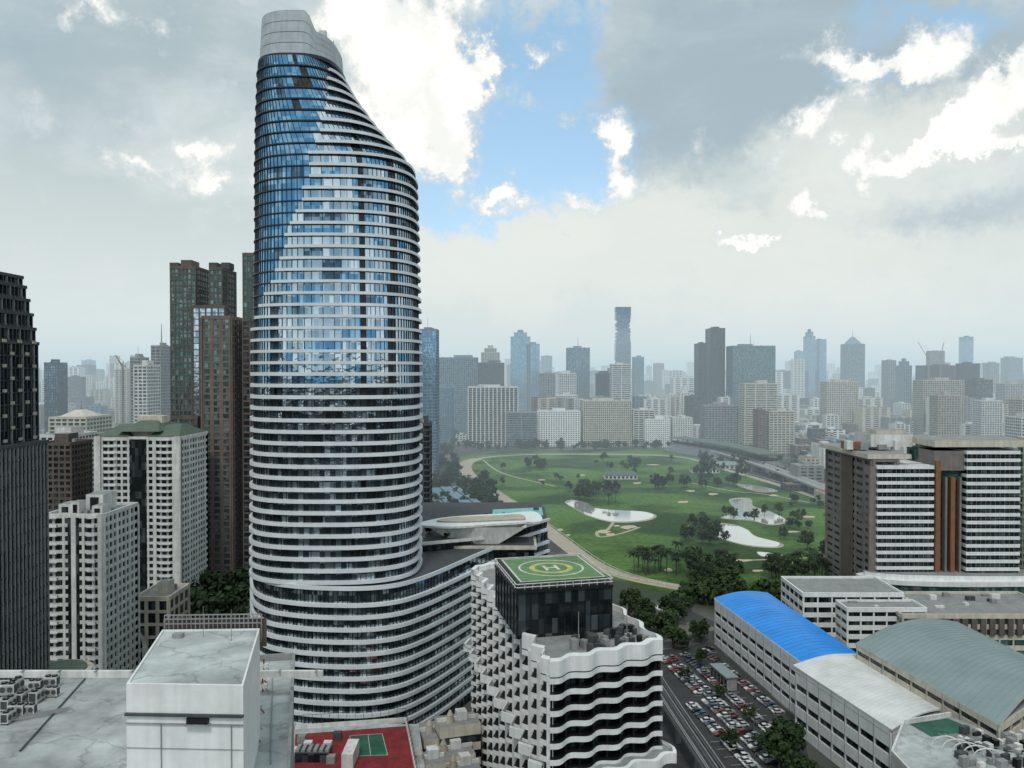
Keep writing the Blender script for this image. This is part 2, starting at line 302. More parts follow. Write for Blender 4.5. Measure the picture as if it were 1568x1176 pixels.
# ---------------------------------------------------------------- hero tower
def hero():
    d0=278.0; N=96; ZD=256.0
    tab=sorted([(Zt(y,ZD),X(l,271),X(r,275),X(b,256)) for y,l,r,b in [(70,393,518,500),(82,392,524,500),(125,390,546,500),(170,388,577,499),(205,387,605,494),(228,387,626,487),(245,386,637,482),(290,386,638,470),(350,386,640,446),(400,385,641,430),(450,384,642,405),(485,384,643,382),(600,383,644,300),(850,380,643,300),(1130,380,643,300)]])
    ex=2/2.7
    def plan(z,ins):
        l,r,b=lerp_t(tab,z); cx=(l+r)/2;a=(r-l)/2-ins; bb=24.5*(0.62+0.38*min(1,(r-l)/56))-ins
        out=[]
        for i in range(N):
            t=2*math.pi*i/N; c,s=math.cos(t),math.sin(t)
            out.append((cx+a*math.copysign(abs(c)**ex,c),math.copysign(abs(s)**ex,s)*bb))
        return out,b
    mb=MB(); fl=3.72; zt=Zt(80,ZD); nf=int(round((zt-52.6)/fl)); fl=(zt-52.6)/nf; z=52.6
    for k in range(nf):
        z1=z+fl
        zc=z
        O,b=plan(zc,0); T,_=plan(zc,0.75); Gi,_=plan(zc,1.25); Gj,_=plan(z1,1.25)
        for i in range(N):
            j=(i+1)%N
            mx=(O[i][0]+O[j][0])/2; my=(O[i][1]+O[j][1])/2
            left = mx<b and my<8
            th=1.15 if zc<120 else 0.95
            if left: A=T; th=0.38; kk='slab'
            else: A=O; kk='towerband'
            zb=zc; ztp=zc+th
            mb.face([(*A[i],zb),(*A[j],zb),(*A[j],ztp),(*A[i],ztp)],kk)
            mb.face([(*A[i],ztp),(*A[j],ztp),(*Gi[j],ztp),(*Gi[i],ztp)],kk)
            mb.face([(*A[j],zb),(*A[i],zb),(*Gi[i],zb),(*Gi[j],zb)],'slab')  # underside shade put into the colour, darker than the band itself
            pmx=(O[i-1][0]+O[i][0])/2
            if (not left) and pmx<b and my<8:
                mb.face([(*O[i],zb),(*Gi[i],zb),(*Gi[i],ztp),(*O[i],ztp)],kk)
            px=784+mx/(d0+my)*F
            rr=random.Random(i//2*131+k*977); h=rr.random()
            up=zc>112  # painted reflection: brighter glass above horizon height, darker glass below
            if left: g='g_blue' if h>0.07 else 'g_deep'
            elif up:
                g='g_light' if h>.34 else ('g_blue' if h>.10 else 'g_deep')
                if my<0 and (550<px<561 or 600<px<611) and zc<205: g='g_dark'  # recess columns: flush dark panes, their shade is painted
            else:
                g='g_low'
                if my<0 and ((552<px<600 and zc>75 and h<.55) or h<.12): g='g_dark'  # balcony recesses get dark panes, depth shade put into the colour
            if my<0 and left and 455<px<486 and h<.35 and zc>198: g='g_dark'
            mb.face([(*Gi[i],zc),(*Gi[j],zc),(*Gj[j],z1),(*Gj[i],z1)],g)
            m0=Vector(Gi[i]); n=(Vector(O[i])-m0).normalized()*0.2; t=Vector((-n.y,n.x)).normalized()*0.08
            m1=Vector(Gj[i])
            a0=m0+n-t;a1=m0+n+t;c0=m1+n-t;c1=m1+n+t
            mk='slab'
            mb.face([(*a0,zc),(*a1,zc),(*c1,z1),(*c0,z1)],mk)
            mb.face([(*(m0-t),zc),(*a0,zc),(*c0,z1),(*(m1-t),z1)],mk); mb.face([(*(m0+t),zc),(*a1,zc),(*c1,z1),(*(m1+t),z1)],mk)
        z=z1
    ctop=sorted([(X(p,266),Zt(y,ZD)) for p,y in [(396,10),(402,9),(474,7),(480,14),(488,36),(507,39),(521,52),(540,62)]])
    def cplan(s0,s1,zr):
        l=X(398,270)+s0;r=X(519,274)-s1;cx=(l+r)/2;a=(r-l)/2;bb=17.5*zr
        return [(cx+a*math.copysign(abs(math.cos(t))**ex,math.cos(t)),bb*math.copysign(abs(math.sin(t))**ex,math.sin(t))) for t in [2*math.pi*i/N for i in range(N)]]
    C0=cplan(-0.2,-0.2,1.0);C1=cplan(0.5,0.4,.95); I0=cplan(.6,.6,.96);I1=cplan(1.1,1.1,.91)
    mb.prism(cplan(-.6,-.9,1.03),z-0.2,z+.9,'slab')
    for i in range(N):
        j=(i+1)%N
        za=lerp_t(ctop,C1[i][0])[0]; zb=lerp_t(ctop,C1[j][0])[0]
        for q in range(4):
            f0=q/4+.006;f1=(q+1)/4-.006
            def pt(i_,zt_,f): return (C0[i_][0]*(1-f)+C1[i_][0]*f,C0[i_][1]*(1-f)+C1[i_][1]*f,(z+.9)*(1-f)+zt_*f)
            mb.face([pt(i,za,f0),pt(j,zb,f0),pt(j,zb,f1),pt(i,za,f1)],'crown')
        mb.face([(*I0[i],z+.9),(*I0[j],z+.9),(*I1[j],zb-.05),(*I1[i],za-.05)],'grey')
        mb.face([(*C1[i],za),(*C1[j],zb),(*I1[j],zb),(*I1[i],za)],'crown')
    mb.prism(I0,z+.9,Zt(60,ZD),'grey')
    xx=X(491,270); zz=Zt(52,ZD)
    mb.box(xx,-3,zz,zz+5,2.0,2.0,'grey'); mb.tube((xx,-3,zz+5),(xx,-3,zz+8),.4,.35,'white',8)
    mb.box(xx,-3,zz+6.2,zz+8.2,2.4,1.4,'white'); mb.box(xx+.9,-4,zz+4.6,zz+5.6,1.2,1.2,'white'); mb.tube((xx-.6,-3,zz+7.6),(xx+3.6,-6,zz+2.5),.28,.2,'grey',6)
    mb.tube((xx+3.4,-2,zz),(xx+3.4,-2,Zt(26,ZD)),.12,.1,'grey',5); mb.box(xx+3.6,-2,zz-2,zz+2.2,2.6,2.6,'crown')
    mb.build('curved_glass_skyscraper',(0,d0,0))
    def gpt(p,d): return (X(p,d),d)
    front=catmull([gpt(382,292),gpt(381,278),gpt(386,266),gpt(408,257),gpt(450,252.2),gpt(500,250),gpt(560,250),(X(610,254),254),(X(650,263),263),(X(690,277),277),(X(735,297),297),(X(790,323),323),(X(842,345),345)],False,8)
    def off(path,dd):
        o=[]
        for i,p in enumerate(path):
            a=path[max(i-1,0)];b=path[min(i+1,len(path)-1)]; t=Vector((b[0]-a[0],b[1]-a[1])).normalized(); o.append((p[0]-t.y*dd,p[1]+t.x*dd))
        return o
    pm=MB(); gi=off(front,1.3)
    pm.prism(gi+[(front[-1][0]-1,419),(front[0][0]+8,419)],0,52.0,'g_low','dgrey')
    zz=4.0
    while zz<50:
        last=zz>47
        th=1.15
        inn=off(front,1.5)
        for i in range(len(front)-1):
            A,B,C,Dd=front[i],front[i+1],inn[i+1],inn[i]
            pm.face([(*A,zz),(*B,zz),(*B,zz+th),(*A,zz+th)],'towerband'); pm.face([(*A,zz+th),(*B,zz+th),(*C,zz+th),(*Dd,zz+th)],'towerband'); pm.face([(*B,zz),(*A,zz),(*Dd,zz),(*C,zz)],'slab')  # band underside painted dark as shade
        zz+=3.86
    g2=off(front,1.1)
    for i in range(0,len(front),1):
        pm.tube((*g2[i],0),(*g2[i],51.5),.12,.12,'black',4)
    ribbon(pm,off(front,1.0),.5,51.6,'towerband',52.9)
    pm.prism([gpt(646,303),gpt(742,314),gpt(838,354),(X(838,354),385),(X(646,303),385)],52.1,55.5,'g_dark','dgrey')
    ribbon(pm,[gpt(642,301),gpt(742,312),gpt(842,352)],.9,54.9,'white',56.0)
    for i in range(16): pm.box(X(660+i*11,335),330+i*2.4+R.uniform(-6,6),55.5,55.5+R.uniform(.6,2),R.uniform(1.5,4),R.uniform(1.5,4),R.choice(['grey','dgrey','brown','dgrey']))
    pm.prism([gpt(752,340),gpt(832,358),(X(832,358),378),(X(752,340),372)],55.51,56.3,'grey','aqua')
    pm.build('curved_podium_wing')
    cm=MB()
    zc=61
    top=catmull([G(640,803,zc),G(662,795,zc),G(700,790,zc),G(770,786,zc),G(818,783,zc),G(830,797,zc),G(800,799,zc),G(740,803,zc),G(690,806,zc)],True,5)
    cm.prism(top,zc-1.0,zc-.2,'white','cleanwhite')
    c0=Vector(G(738,795,zc)); cm.prism([tuple(c0+Vector(((q[0]-c0.x)*.72,(q[1]-c0.y)*.5))) for q in top],zc-.19,zc+.3,'grey','beige')
    cx,cy=G(728,800,zc)
    pr=[(cx-18,5,zc-1.1),(cx-7,3.4,zc-8.0),(cx+9,3.4,zc-8.0),(cx+20,5,zc-1.1)]
    for sg in (-1,1):
        cm.face([(a,cy+sg*b,c) for a,b,c in pr],'white')
    for a,b in zip(pr,pr[1:]): cm.face([(a[0],cy-a[1],a[2]),(b[0],cy-b[1],b[2]),(b[0],cy+b[1],b[2]),(a[0],cy+a[1],a[2])],'white')
    cm.box(cx,cy+2,0,zc-7.9,46,16,'g_dark',kt='dgrey')
    cm.box(cx,cy+2,zc-9.4,zc-8.0,48,18,'cream'); cm.box(cx,cy+2,zc-16,zc-15,48,18,'white')
    cm.build('canopy_roof_building')
hero()

# ---------------------------------------------------------------- helipad hotel
def hotel():
    mb=MB(); zt=58.0
    A=Vector(G(842,1018,zt));B=Vector(G(1016,984,zt));C=Vector(G(722,868,zt));Dk=B+(C-A)
    cen=(A+B+C+Dk)/4
    def wave(P,Q,n,amp,kind,sub=8):
        t=(Q-P);L=t.length;t=t/L;nn=Vector((-t.y,t.x))
        if (P+Q-2*cen).dot(nn)<0: nn=-nn
        out=[]
        for i in range(n*sub):
            u=i/(n*sub); ph=(u*n)%1
            if kind=='sin': o=math.sin(2*math.pi*u*n)
            else: o=(2*ph/0.65-1) if ph<0.65 else 1-2*(ph-.65)/.35
            out.append(tuple(P+t*u*L+nn*o*amp))
        return out
    def poly(da,amp1,amp2):
        f=lambda P:P+(P-cen).normalized()*da
        a,b,c,dd=f(A),f(B),f(C),f(Dk)
        return wave(a,b,4,amp1,'sin')+wave(b,dd,8,amp1,'sin')+wave(dd,c,3,amp1,'sin')+wave(c,a,11,amp2,'saw')
    core=[tuple(cen+(P-cen)*0.935) for P in (A,B,Dk,C)]
    mb.prism(core,0,zt-1.6,'g_dark','grey')
    p0=poly(0,.8,1.3); 
    z=1.0
    while z<zt-4:
        mb.prism(p0,z,z+1.25,'cleanwhite','black'); 
        mb.prism([tuple(cen+(Vector(q)-cen)*0.975) for q in p0],z-.25,z-.01,'black')
        z+=3.5
    for (P,Q,n,kk) in ((C,A,11,'cleanwhite'),(A,B,8,'black'),(B,Dk,16,'black')):
        for i in range(n+1):
            q=P+(Q-P)*i/n; q=cen+(q-cen)*(0.968 if kk=='cleanwhite' else .96)
            mb.box(q.x,q.y,0,zt-3,.45,1.4,kk,rot=math.atan2((Q-P).y,(Q-P).x))
    inner=[tuple(cen+(Vector(q)-cen)*0.955) for q in p0]
    n=len(p0)
    mb.prism(p0,zt-3.0,zt-1.2,'cleanwhite','grey')
    for i in range(n):
        j=(i+1)%n; mb.prism([p0[i],p0[j],inner[j],inner[i]],zt-1.2,zt+0.35,'cleanwhite')
    p1=poly(4.5,.9,1.5)
    mb.prism(p1,31.5,33.0,'cleanwhite','grey')
    i1=[tuple(cen+(Vector(q)-cen)*0.975) for q in p1]
    for i in range(len(p1)):
        j=(i+1)%len(p1); mb.prism([p1[i],p1[j],i1[j],i1[i]],33.0,33.8,'cleanwhite')
    zp=70.0
    a=Vector(G(790,896,zp));b=Vector(G(940,886,zp));c=Vector(G(757,856,zp));d=b+(c-a)
    m=(a+b+c+d)/4
    sc=lambda k:[tuple(m+(q-m)*k) for q in (a,b,d,c)]
    mb.prism(sc(.97),zt-1.1,zp-2.2,'g_dark','black'); mb.prism(sc(1.0),zp-2.3,zp-1.6,'black')
    e1=(b-a).normalized(); e2=(c-a).normalized(); ang=math.atan2(e1.y,e1.x)
    for i in range(8):
        q=a+(b-a)*i/7; q=m+(q-m)*.975; mb.box(q.x,q.y,zt-1,zp-2.3,.25,.25,'black',rot=ang)
        q=a+(c-a)*i/7; q=m+(q-m)*.975; mb.box(q.x,q.y,zt-1,zp-2.3,.25,.25,'black',rot=ang)
    mb.prism(sc(.93),zp-1.6,zp-.2,'dgrey','black')
    mb.prism(sc(.90),zp-.2,zp,'dgrey','padgreen')
    for P,Q in ((a,b),(b,d),(d,c),(c,a)):
        for k,zz in ((.99,zp-.9),(.99,zp-.1)):
            p=m+(P-m)*k;q=m+(Q-m)*k; mb.tube((p.x,p.y,zz),(q.x,q.y,zz),.13,.13,'white',5)
        for i in range(13):
            p=m+(P+(Q-P)*i/12-m)*.99; mb.tube((p.x,p.y,zp-1.5),(p.x,p.y,zp-.1),.07,.07,'white',4)
            p2=m+(P+(Q-P)*i/12-m)*.91; mb.tube((p.x,p.y,zp-.9),(p2.x,p2.y,zp-.5),.06,.06,'grey',4)
    def ring(r0,r1,z,k,cap=None):
        for i in range(48):
            t0=2*math.pi*i/48;t1=2*math.pi*(i+1)/48
            mb.face([(m.x+r0*math.cos(t0),m.y+r0*math.sin(t0),z),(m.x+r1*math.cos(t0),m.y+r1*math.sin(t0),z),(m.x+r1*math.cos(t1),m.y+r1*math.sin(t1),z),(m.x+r0*math.cos(t1),m.y+r0*math.sin(t1),z)],k)
    ring(7.9,8.4,zp+.01,'paint'); ring(4.2,5.6,zp+.012,'padyellow')
    def rect(u0,u1,v0,v1,k,z):
        P=[m+e1*u+e2*v for u,v in ((u0,v0),(u1,v0),(u1,v1),(u0,v1))]; mb.face([(q.x,q.y,z) for q in P],k)
    rect(-1.9,-1.1,-2.4,2.4,'paint',zp+.02); rect(1.1,1.9,-2.4,2.4,'paint',zp+.02); rect(-1.1,1.1,-.4,.4,'paint',zp+.02)
    W=(b-a).length*.43; H=(c-a).length*.43
    for s in (-1,1):
        rect(-W,W,s*H-.2,s*H+.2,'paint',zp+.015); rect(s*W-.2,s*W+.2,-H,H,'paint',zp+.017)
    rr=random.Random(5)
    for i in range(40):
        u,v=rr.uniform(.28,.92),rr.uniform(.03,.16); q=A+(B-A)*u+(C-A)*v
        h=rr.uniform(.8,2.6); mb.box(q.x,q.y,zt-1.2,zt-1.2+h,rr.uniform(.6,2),rr.uniform(.6,2),rr.choice(['grey','dgrey','dgrey','dgrey','black']),rot=ang+.1*i)
    for u in (.35,.8): 
        q=A+(B-A)*u+(C-A)*.1; mb.tube((q.x,q.y,zt-1),(q.x,q.y,zt+7),.12,.08,'grey',5)
    mb.build('helipad_hotel_building')
hotel()

# ---------------------------------------------------------------- trees
def make_tree(seed,h=12,r=5.5,k='leaf',clumps=22,per=34,ls=.75):
    rr=random.Random(seed); mb=MB()
    mb.tube((0,0,0),(.2,.1,h*.4),.38,.24,'bark',7)
    cs=[]
    for i in range(clumps):
        t=rr.uniform(0,2*math.pi); q=math.sqrt(rr.random())*r*.85; zz=h*rr.uniform(.42,.95); q*=math.sqrt(max(.1,1-((zz/h-.6)/.42)**2))
        c=Vector((math.cos(t)*q,math.sin(t)*q,zz)); cs.append(c)
        if i%3==0: mb.tube((.2,.1,h*.36),tuple(c),.16,.04,'bark',4)
    for c in cs:
        cr=r*rr.uniform(.2,.36)
        for j in range(per):
            v=Vector((rr.gauss(0,1),rr.gauss(0,1),rr.gauss(0,.75))).normalized()*cr*rr.uniform(.5,1.1)
            p=c+v; n=(v.normalized()+Vector((rr.uniform(-.6,.6),rr.uniform(-.6,.6),rr.uniform(0,.9)))).normalized()
            u=n.orthogonal().normalized(); w=n.cross(u); s=ls*rr.uniform(.5,1.2)
            mb.face([p+u*s,p+w*s*.7,p-u*s,p-w*s*.7],k)
    return mb
def make_palm(seed,h=13):
    rr=random.Random(seed); mb=MB(); p=Vector((0,0,0)); 
    for i in range(5):
        q=Vector((.12*i*i*.3,0,h*(i+1)/5)); mb.tube(p,q,.26-.02*i,.24-.02*i,'bark',6); p=q
    for i in range(20):
        t=i*2.4; el=rr.uniform(-.1,1.1); L=rr.uniform(3.6,4.8); pr=None
        for s in range(6):
            u=s/5; r=L*u*math.cos(el*.6); z=L*u*math.sin(el)-u*u*L*.75
            c=p+Vector((math.cos(t)*r,math.sin(t)*r,z)); w=.75*math.sin(math.pi*min(1,u*.85+.12))
            sd=Vector((-math.sin(t),math.cos(t),0))*w
            if pr: mb.face([pr[0]-pr[1]-Vector((0,0,.25)),pr[0],c,c-sd-Vector((0,0,.25))],'leafd'); mb.face([pr[0],pr[0]+pr[1]-Vector((0,0,.25)),c+sd-Vector((0,0,.25)),c],'leafd')
            pr=(c,sd)
    return mb
protos=[]
first=[G(1062,812),G(1085,880),G(1110,905),G(893,752),G(1195,880)]
for i in range(5):
    protos.append(make_tree(i,12,5.6,'leaf' if i%2 else 'leafd',clumps=16+3*i).build('broadleaf_tree',(*first[i],0)))
palms=[make_palm(i).build('palm_tree',(*G(985+28*i,876),0)) for i in range(2)]
def trees(lst,src=protos,name='broadleaf_tree',s0=.7,s1=1.2):
    for x,y in lst:
        s=R.uniform(s0,s1); inst(R.choice(src),name,(x,y,0),R.uniform(0,6.28),(s*R.uniform(.85,1.15),s*R.uniform(.85,1.15),s*R.uniform(.85,1.15)))
def scat(n,x0,x1,y0,y1): return [G(R.uniform(x0,x1),R.uniform(y0,y1)) for _ in range(n)]
trees(scat(14,866,945,752,768)); trees(scat(9,1050,1110,815,838)); trees(scat(10,1055,1130,880,910),s0=.8,s1=1.3)
trees(scat(7,1175,1232,880,893)); trees(scat(8,800,850,712,722)); trees(scat(6,1000,1040,742,760)); trees(scat(9,1100,1210,790,800),s0=.4,s1=.7)
trees(scat(18,1190,1270,760,830),s0=.4,s1=.9); trees(scat(8,900,1000,705,722)); trees(scat(8,1040,1130,735,750)); trees(scat(6,1235,1272,840,905))
trees(scat(14,760,1050,700,745),s0=.4,s1=.8)
trees(scat(20,970,1045,868,884),palms,'palm_tree',.8,1.15); trees(scat(9,1180,1235,880,892),palms,'palm_tree',.8,1.1); trees(scat(6,925,945,765,775),palms,'palm_tree',.7,.9); trees(scat(6,1100,1130,872,885),palms,'palm_tree',.8,1.0)
trees(scat(6,1240,1275,850,900),palms,'palm_tree',.8,1.1); trees(scat(5,1050,1110,808,830),palms,'palm_tree',.8,1.0)
trees(scat(17,955,1090,935,985),s0=.6,s1=1.05)
trees(scat(5,1030,1080,985,1003),s0=.5,s1=.8); trees(scat(7,1195,1235,1160,1230),s0=.7,s1=1.0)
def mass(name,pts,seed,k='leafd',hs=(8,15),zb=0):
    rr=random.Random(seed); mb=MB()
    for x,y in pts:
        h=rr.uniform(*hs); r=h*.45
        mb.tube((x,y,zb),(x,y,zb+h*.5),.3 if h>5 else .1,.2 if h>5 else .08,'bark',4)
        for c in range(9):
            t=rr.uniform(0,6.28);q=rr.uniform(0,r); c0=Vector((x+math.cos(t)*q,y+math.sin(t)*q,zb+h*rr.uniform(.35,.92))); cr=r*rr.uniform(.3,.5)
            for j in range(13):
                v=Vector((rr.gauss(0,1),rr.gauss(0,1),rr.gauss(0,.8))).normalized()*cr*rr.uniform(.6,1.1); p=c0+v
                n=(v.normalized()+Vector((rr.uniform(-.5,.5),rr.uniform(-.5,.5),rr.uniform(0,.8)))).normalized(); u=n.orthogonal().normalized(); w=n.cross(u); s=rr.uniform(.08,.15)*h
                mb.face([p+u*s,p+w*s*.8,p-u*s,p-w*s*.8],k)
    return mb.build(name)
mass('distant_tree_line',scat(110,690,1060,680,690)+scat(60,640,700,690,740)+scat(60,655,760,735,790)[:60]+scat(70,1060,1290,680,735),1,'leafd')
mass('tree_belt',[ (x,y) for x,y in scat(70,640,840,760,850) if not inpoly(x,y,golf)]+scat(50,1040,1290,915,930),2,'leaf',(7,12))
mass('distant_tree_line',scat(150,55,390,600,660)+scat(60,1220,1568,640,690),3,'leafd',(9,16))
mass('tree_grove',scat(60,205,390,880,960),4,'leafd',(9,15))
mass('roof_garden_shrubs',[(X(p,dd),dd) for p,dd in [(R.uniform(648,720),R.uniform(310,330)) for _ in range(18)]]+[(X(p,dd),dd) for p,dd in [(R.uniform(740,800),R.uniform(338,350)) for _ in range(10)]],6,'leafd',(2,3.6),55.5)

# ---------------------------------------------------------------- left side buildings
def darktower():
    mb=MB(); d=205
    for y0,y1,pr in ((1250,690,70),(690,520,56),(520,495,52),(495,470,48),(470,445,43),(445,422,38),(422,405,33)):
        z0=max(0,Zt(y0,d));z1=Zt(y1,d); dep=28; xl=X(-170,d); xr=X(pr,d+dep)
        w=xr-xl;cx=(xl+xr)/2
        low=(y0==1250)
        mb.box(cx,d+dep/2,z0,z1,w,dep,'g_dark',kt='dgrey')
        sp=1.7; n=int(w/sp)
        for i in range(n+1):
            x=xr-sp*i
            mb.box(x,d-.2,z0,z1,.32,1.0,'grey' if low or i%3==0 else 'slab')
        n2=int(dep/sp)
        for i in range(n2+1): mb.box(xr,d+dep*i/n2,z0,z1,1.0,.32,'grey' if low or i%3==0 else 'slab')
        z=z0+.6; i=0
        while z<z1:
            mb.box(cx,d+dep/2,z,z+.35,w+.7,dep+.7,'slab')
            if not low and y1>=520:
                for k in range(0,int(w/3.4)):
                    if (k+i)%2: mb.box(xr-3.4*k-1.7,d-.9,z+.35,z+1.2,1.7,.25,'beige')
                for k in range(0,8):
                    if (k+i)%2: mb.box(xr+.9,d+3.4*k+1.7,z+.35,z+1.2,.25,1.7,'beige')
            z+=3.4;i+=1
        mb.box(cx,d+dep/2,z1-.5,z1+.4,w+1.2,dep+1.2,'dgrey')
    mb.build('ribbed_dark_tower')
darktower()
def condo(name,pl,pr,yt,d,dep,hip=False,strip=0.5):
    x0=X(pl,d);x1=X(pr,d+dep);w=x1-x0;h=Zt(yt,d);mb=MB(); cx=0
    mb.box(0,0,0,h,w,dep,'g_dark',kt='grey')
    fl=3.2;n=int(h/fl)
    def face_bays(L,fn):
        k=max(4,int(L/3.2)); 
        for i in range(k+1):
            u=-L/2+L*i/k; wd=1.7 if i%3==0 else .9
            fn(u,wd)
    for sg in(-1,1):
        face_bays(w,lambda u,wd:mb.box(u,sg*dep/2,0,h,wd,.9,'white') if abs(u/w)>.10 or not hip else None)
        face_bays(dep,lambda u,wd:mb.box(sg*w/2,u,0,h,.9,wd,'white'))
    for i in range(n+1):
        z=i*fl
        for a,b,cw in ((-w/2,-w*.1,0),(w*.1,w/2,0)):
            mb.box((a+b)/2,-dep/2,z,z+1.25,b-a,.72,'white')
        mb.box(0,-dep/2+.3,z,z+.7,w*.2,.5,'brown' if hip else 'white')
        mb.box(0,dep/2,z,z+1.25,w-.1,.7,'white')
        for sg in (-1,1): mb.box(sg*w/2,0,z,z+1.25,.7,dep-.1,'white')
        for u in (-.32,.32):
            mb.box(w*u,-dep/2-.9,z,z+.25,w*.13,1.6,'white'); mb.box(w*u,-dep/2-1.65,z+.25,z+1.1,w*.13,.12,'cleanwhite')
            if R.random()<.7: mb.box(w*u+R.choice([-.8,.8]),-dep/2-.7,z+.3,z+.9,.8,.5,'grey')
    for u in (-.47,.47): mb.box(w*u,-dep/2-.6,0,h+1.2,w*.07,1.6,'white')
    mb.box(0,-dep/2,h-.2,h+1.1,w+1,.8,'white'); mb.box(0,dep/2,h-.2,h+1.1,w+1,.8,'white')
    for sg in(-1,1): mb.box(sg*w/2,0,h-.15,h+1.05,.8,dep-1,'white')
    if hip:
        for sx,wd in ((-.3,.38),(.3,.38),(0,.5)):
            a=w*wd/2;b=dep*.52;c=w*sx;hh=h+1.2+(2.4 if sx==0 else 0);tp=hh+5
            if sx==0: mb.box(0,0,h,hh,w*.5,dep*.7,'cream')
            P=[(c-a,-b,hh),(c+a,-b,hh),(c+a,b,hh),(c-a,b,hh)];Q=[(c-a*.4,-b*.2,tp),(c+a*.4,-b*.2,tp),(c+a*.4,b*.2,tp),(c-a*.4,b*.2,tp)]
            for i in range(4): j=(i+1)%4; mb.face([P[i],P[j],Q[j],Q[i]],'greenroof')
            mb.face(Q,'greenroof')
        mb.box(0,0,h+6,h+10.5,w*.3,dep*.25,'cream')
    else:
        for u,v,a,b,hh in ((-.25,-.2,.22,.3,4),(.1,.1,.3,.4,6.5),(.32,-.25,.18,.25,3.5),(-.05,-.3,.14,.18,5)):
            mb.box(w*u,dep*v,h,h+hh,w*a,dep*b,'white',kt='grey'); mb.box(w*u,dep*v-dep*b/2-.05,h+1,h+hh-1,w*a*.5,.2,'g_dark')
        for i in range(5): mb.box(w*R.uniform(-.4,.4),dep*R.uniform(-.4,.4),h,h+1.5,1.5,1.5,'grey')
    return mb.build(name,((x0+x1)/2,d+dep/2,0))
condo('white_condominium',66,208,792,290,26)
condo('green_roofed_condominium',146,316,672,395,34,True)
gb('white_apartment_block',62,148,668,500,30,'white','g_dark',3.2,1.4,4,1.2)
gb('brown_apartment_block',62,108,680,420,20,'brown','g_dark',3.2,1.2,3,1.0)
gb('green_roofed_apartment_block',75,170,640,640,40,'cream','g_green',3.4,1.2,5,1.2,top='pyr')
gb('brown_twin_tower',262,300,410,470,24,'brown','g_green',3.5,.9,2.6,.7,out=.3)
mb=MB()
def bpart(pl,pr,yt,d,dep,wall,gl,bh=.9,ps=2.6,pw=.7,fl=3.5):
    x0=X(pl,d);x1=X(pr,d+dep); fac(mb,(x0+x1)/2,d+dep/2,x1-x0,dep,0,Zt(yt,d),wall,gl,fl,bh,ps,pw,.3)
bpart(300,325,445,476,20,'brown','g_light'); bpart(322,362,412,470,24,'brown','g_green'); bpart(296,350,470,462,6,'brown','g_light',.5,4)
bpart(373,412,390,480,24,'brown','g_green')
bpart(310,372,486,440,20,'redbrown','g_green',1.1,5.2,2.0); bpart(372,400,490,446,20,'brown','g_dark',1,3)
bpart(262,312,640,452,10,'brown','g_green')
for p in (266,285,326,345,378): 
    x=X(p,480); mb.box(x,485,Zt(412,480),Zt(402,480),5,8,'dgrey')
mb.build('brown_glass_tower_complex')
gb('low_hall',205,256,918,330,20,'cream','g_dark',5,1.2,5,1.5)
mb=MB(); d=345
for i in range(12):
    t0=math.pi*i/12;t1=math.pi*(i+1)/12;cx=X(232,d)
    mb.face([(cx+7*math.cos(t0),0,10+7*math.sin(t0)),(cx+7*math.cos(t1),0,10+7*math.sin(t1)),(cx+8.5*math.cos(t1),0,10+8.5*math.sin(t1)),(cx+8.5*math.cos(t0),0,10+8.5*math.sin(t0))],'white')
for sx in (-7.75,7.75): mb.box(cx+sx,0,0,10,1.5,1.2,'white')
mb.build('arched_gateway',(0,320,0))
mb=MB(); mb.tube((0,0,0),(0,0,30),9,9,'beige',32); mb.tube((0,0,30),(0,0,31.2),9.5,9.5,'cream',32); mb.tube((0,0,31.2),(0,0,31.6),8,8,'greenroof',32)
for i in range(32): t=i*math.pi/16; mb.box(9.05*math.cos(t),9.05*math.sin(t),4,27,.5,1.0,'g_dark',rot=t)
mb.build('round_rooftop_pavilion',(X(84,238),238,0))

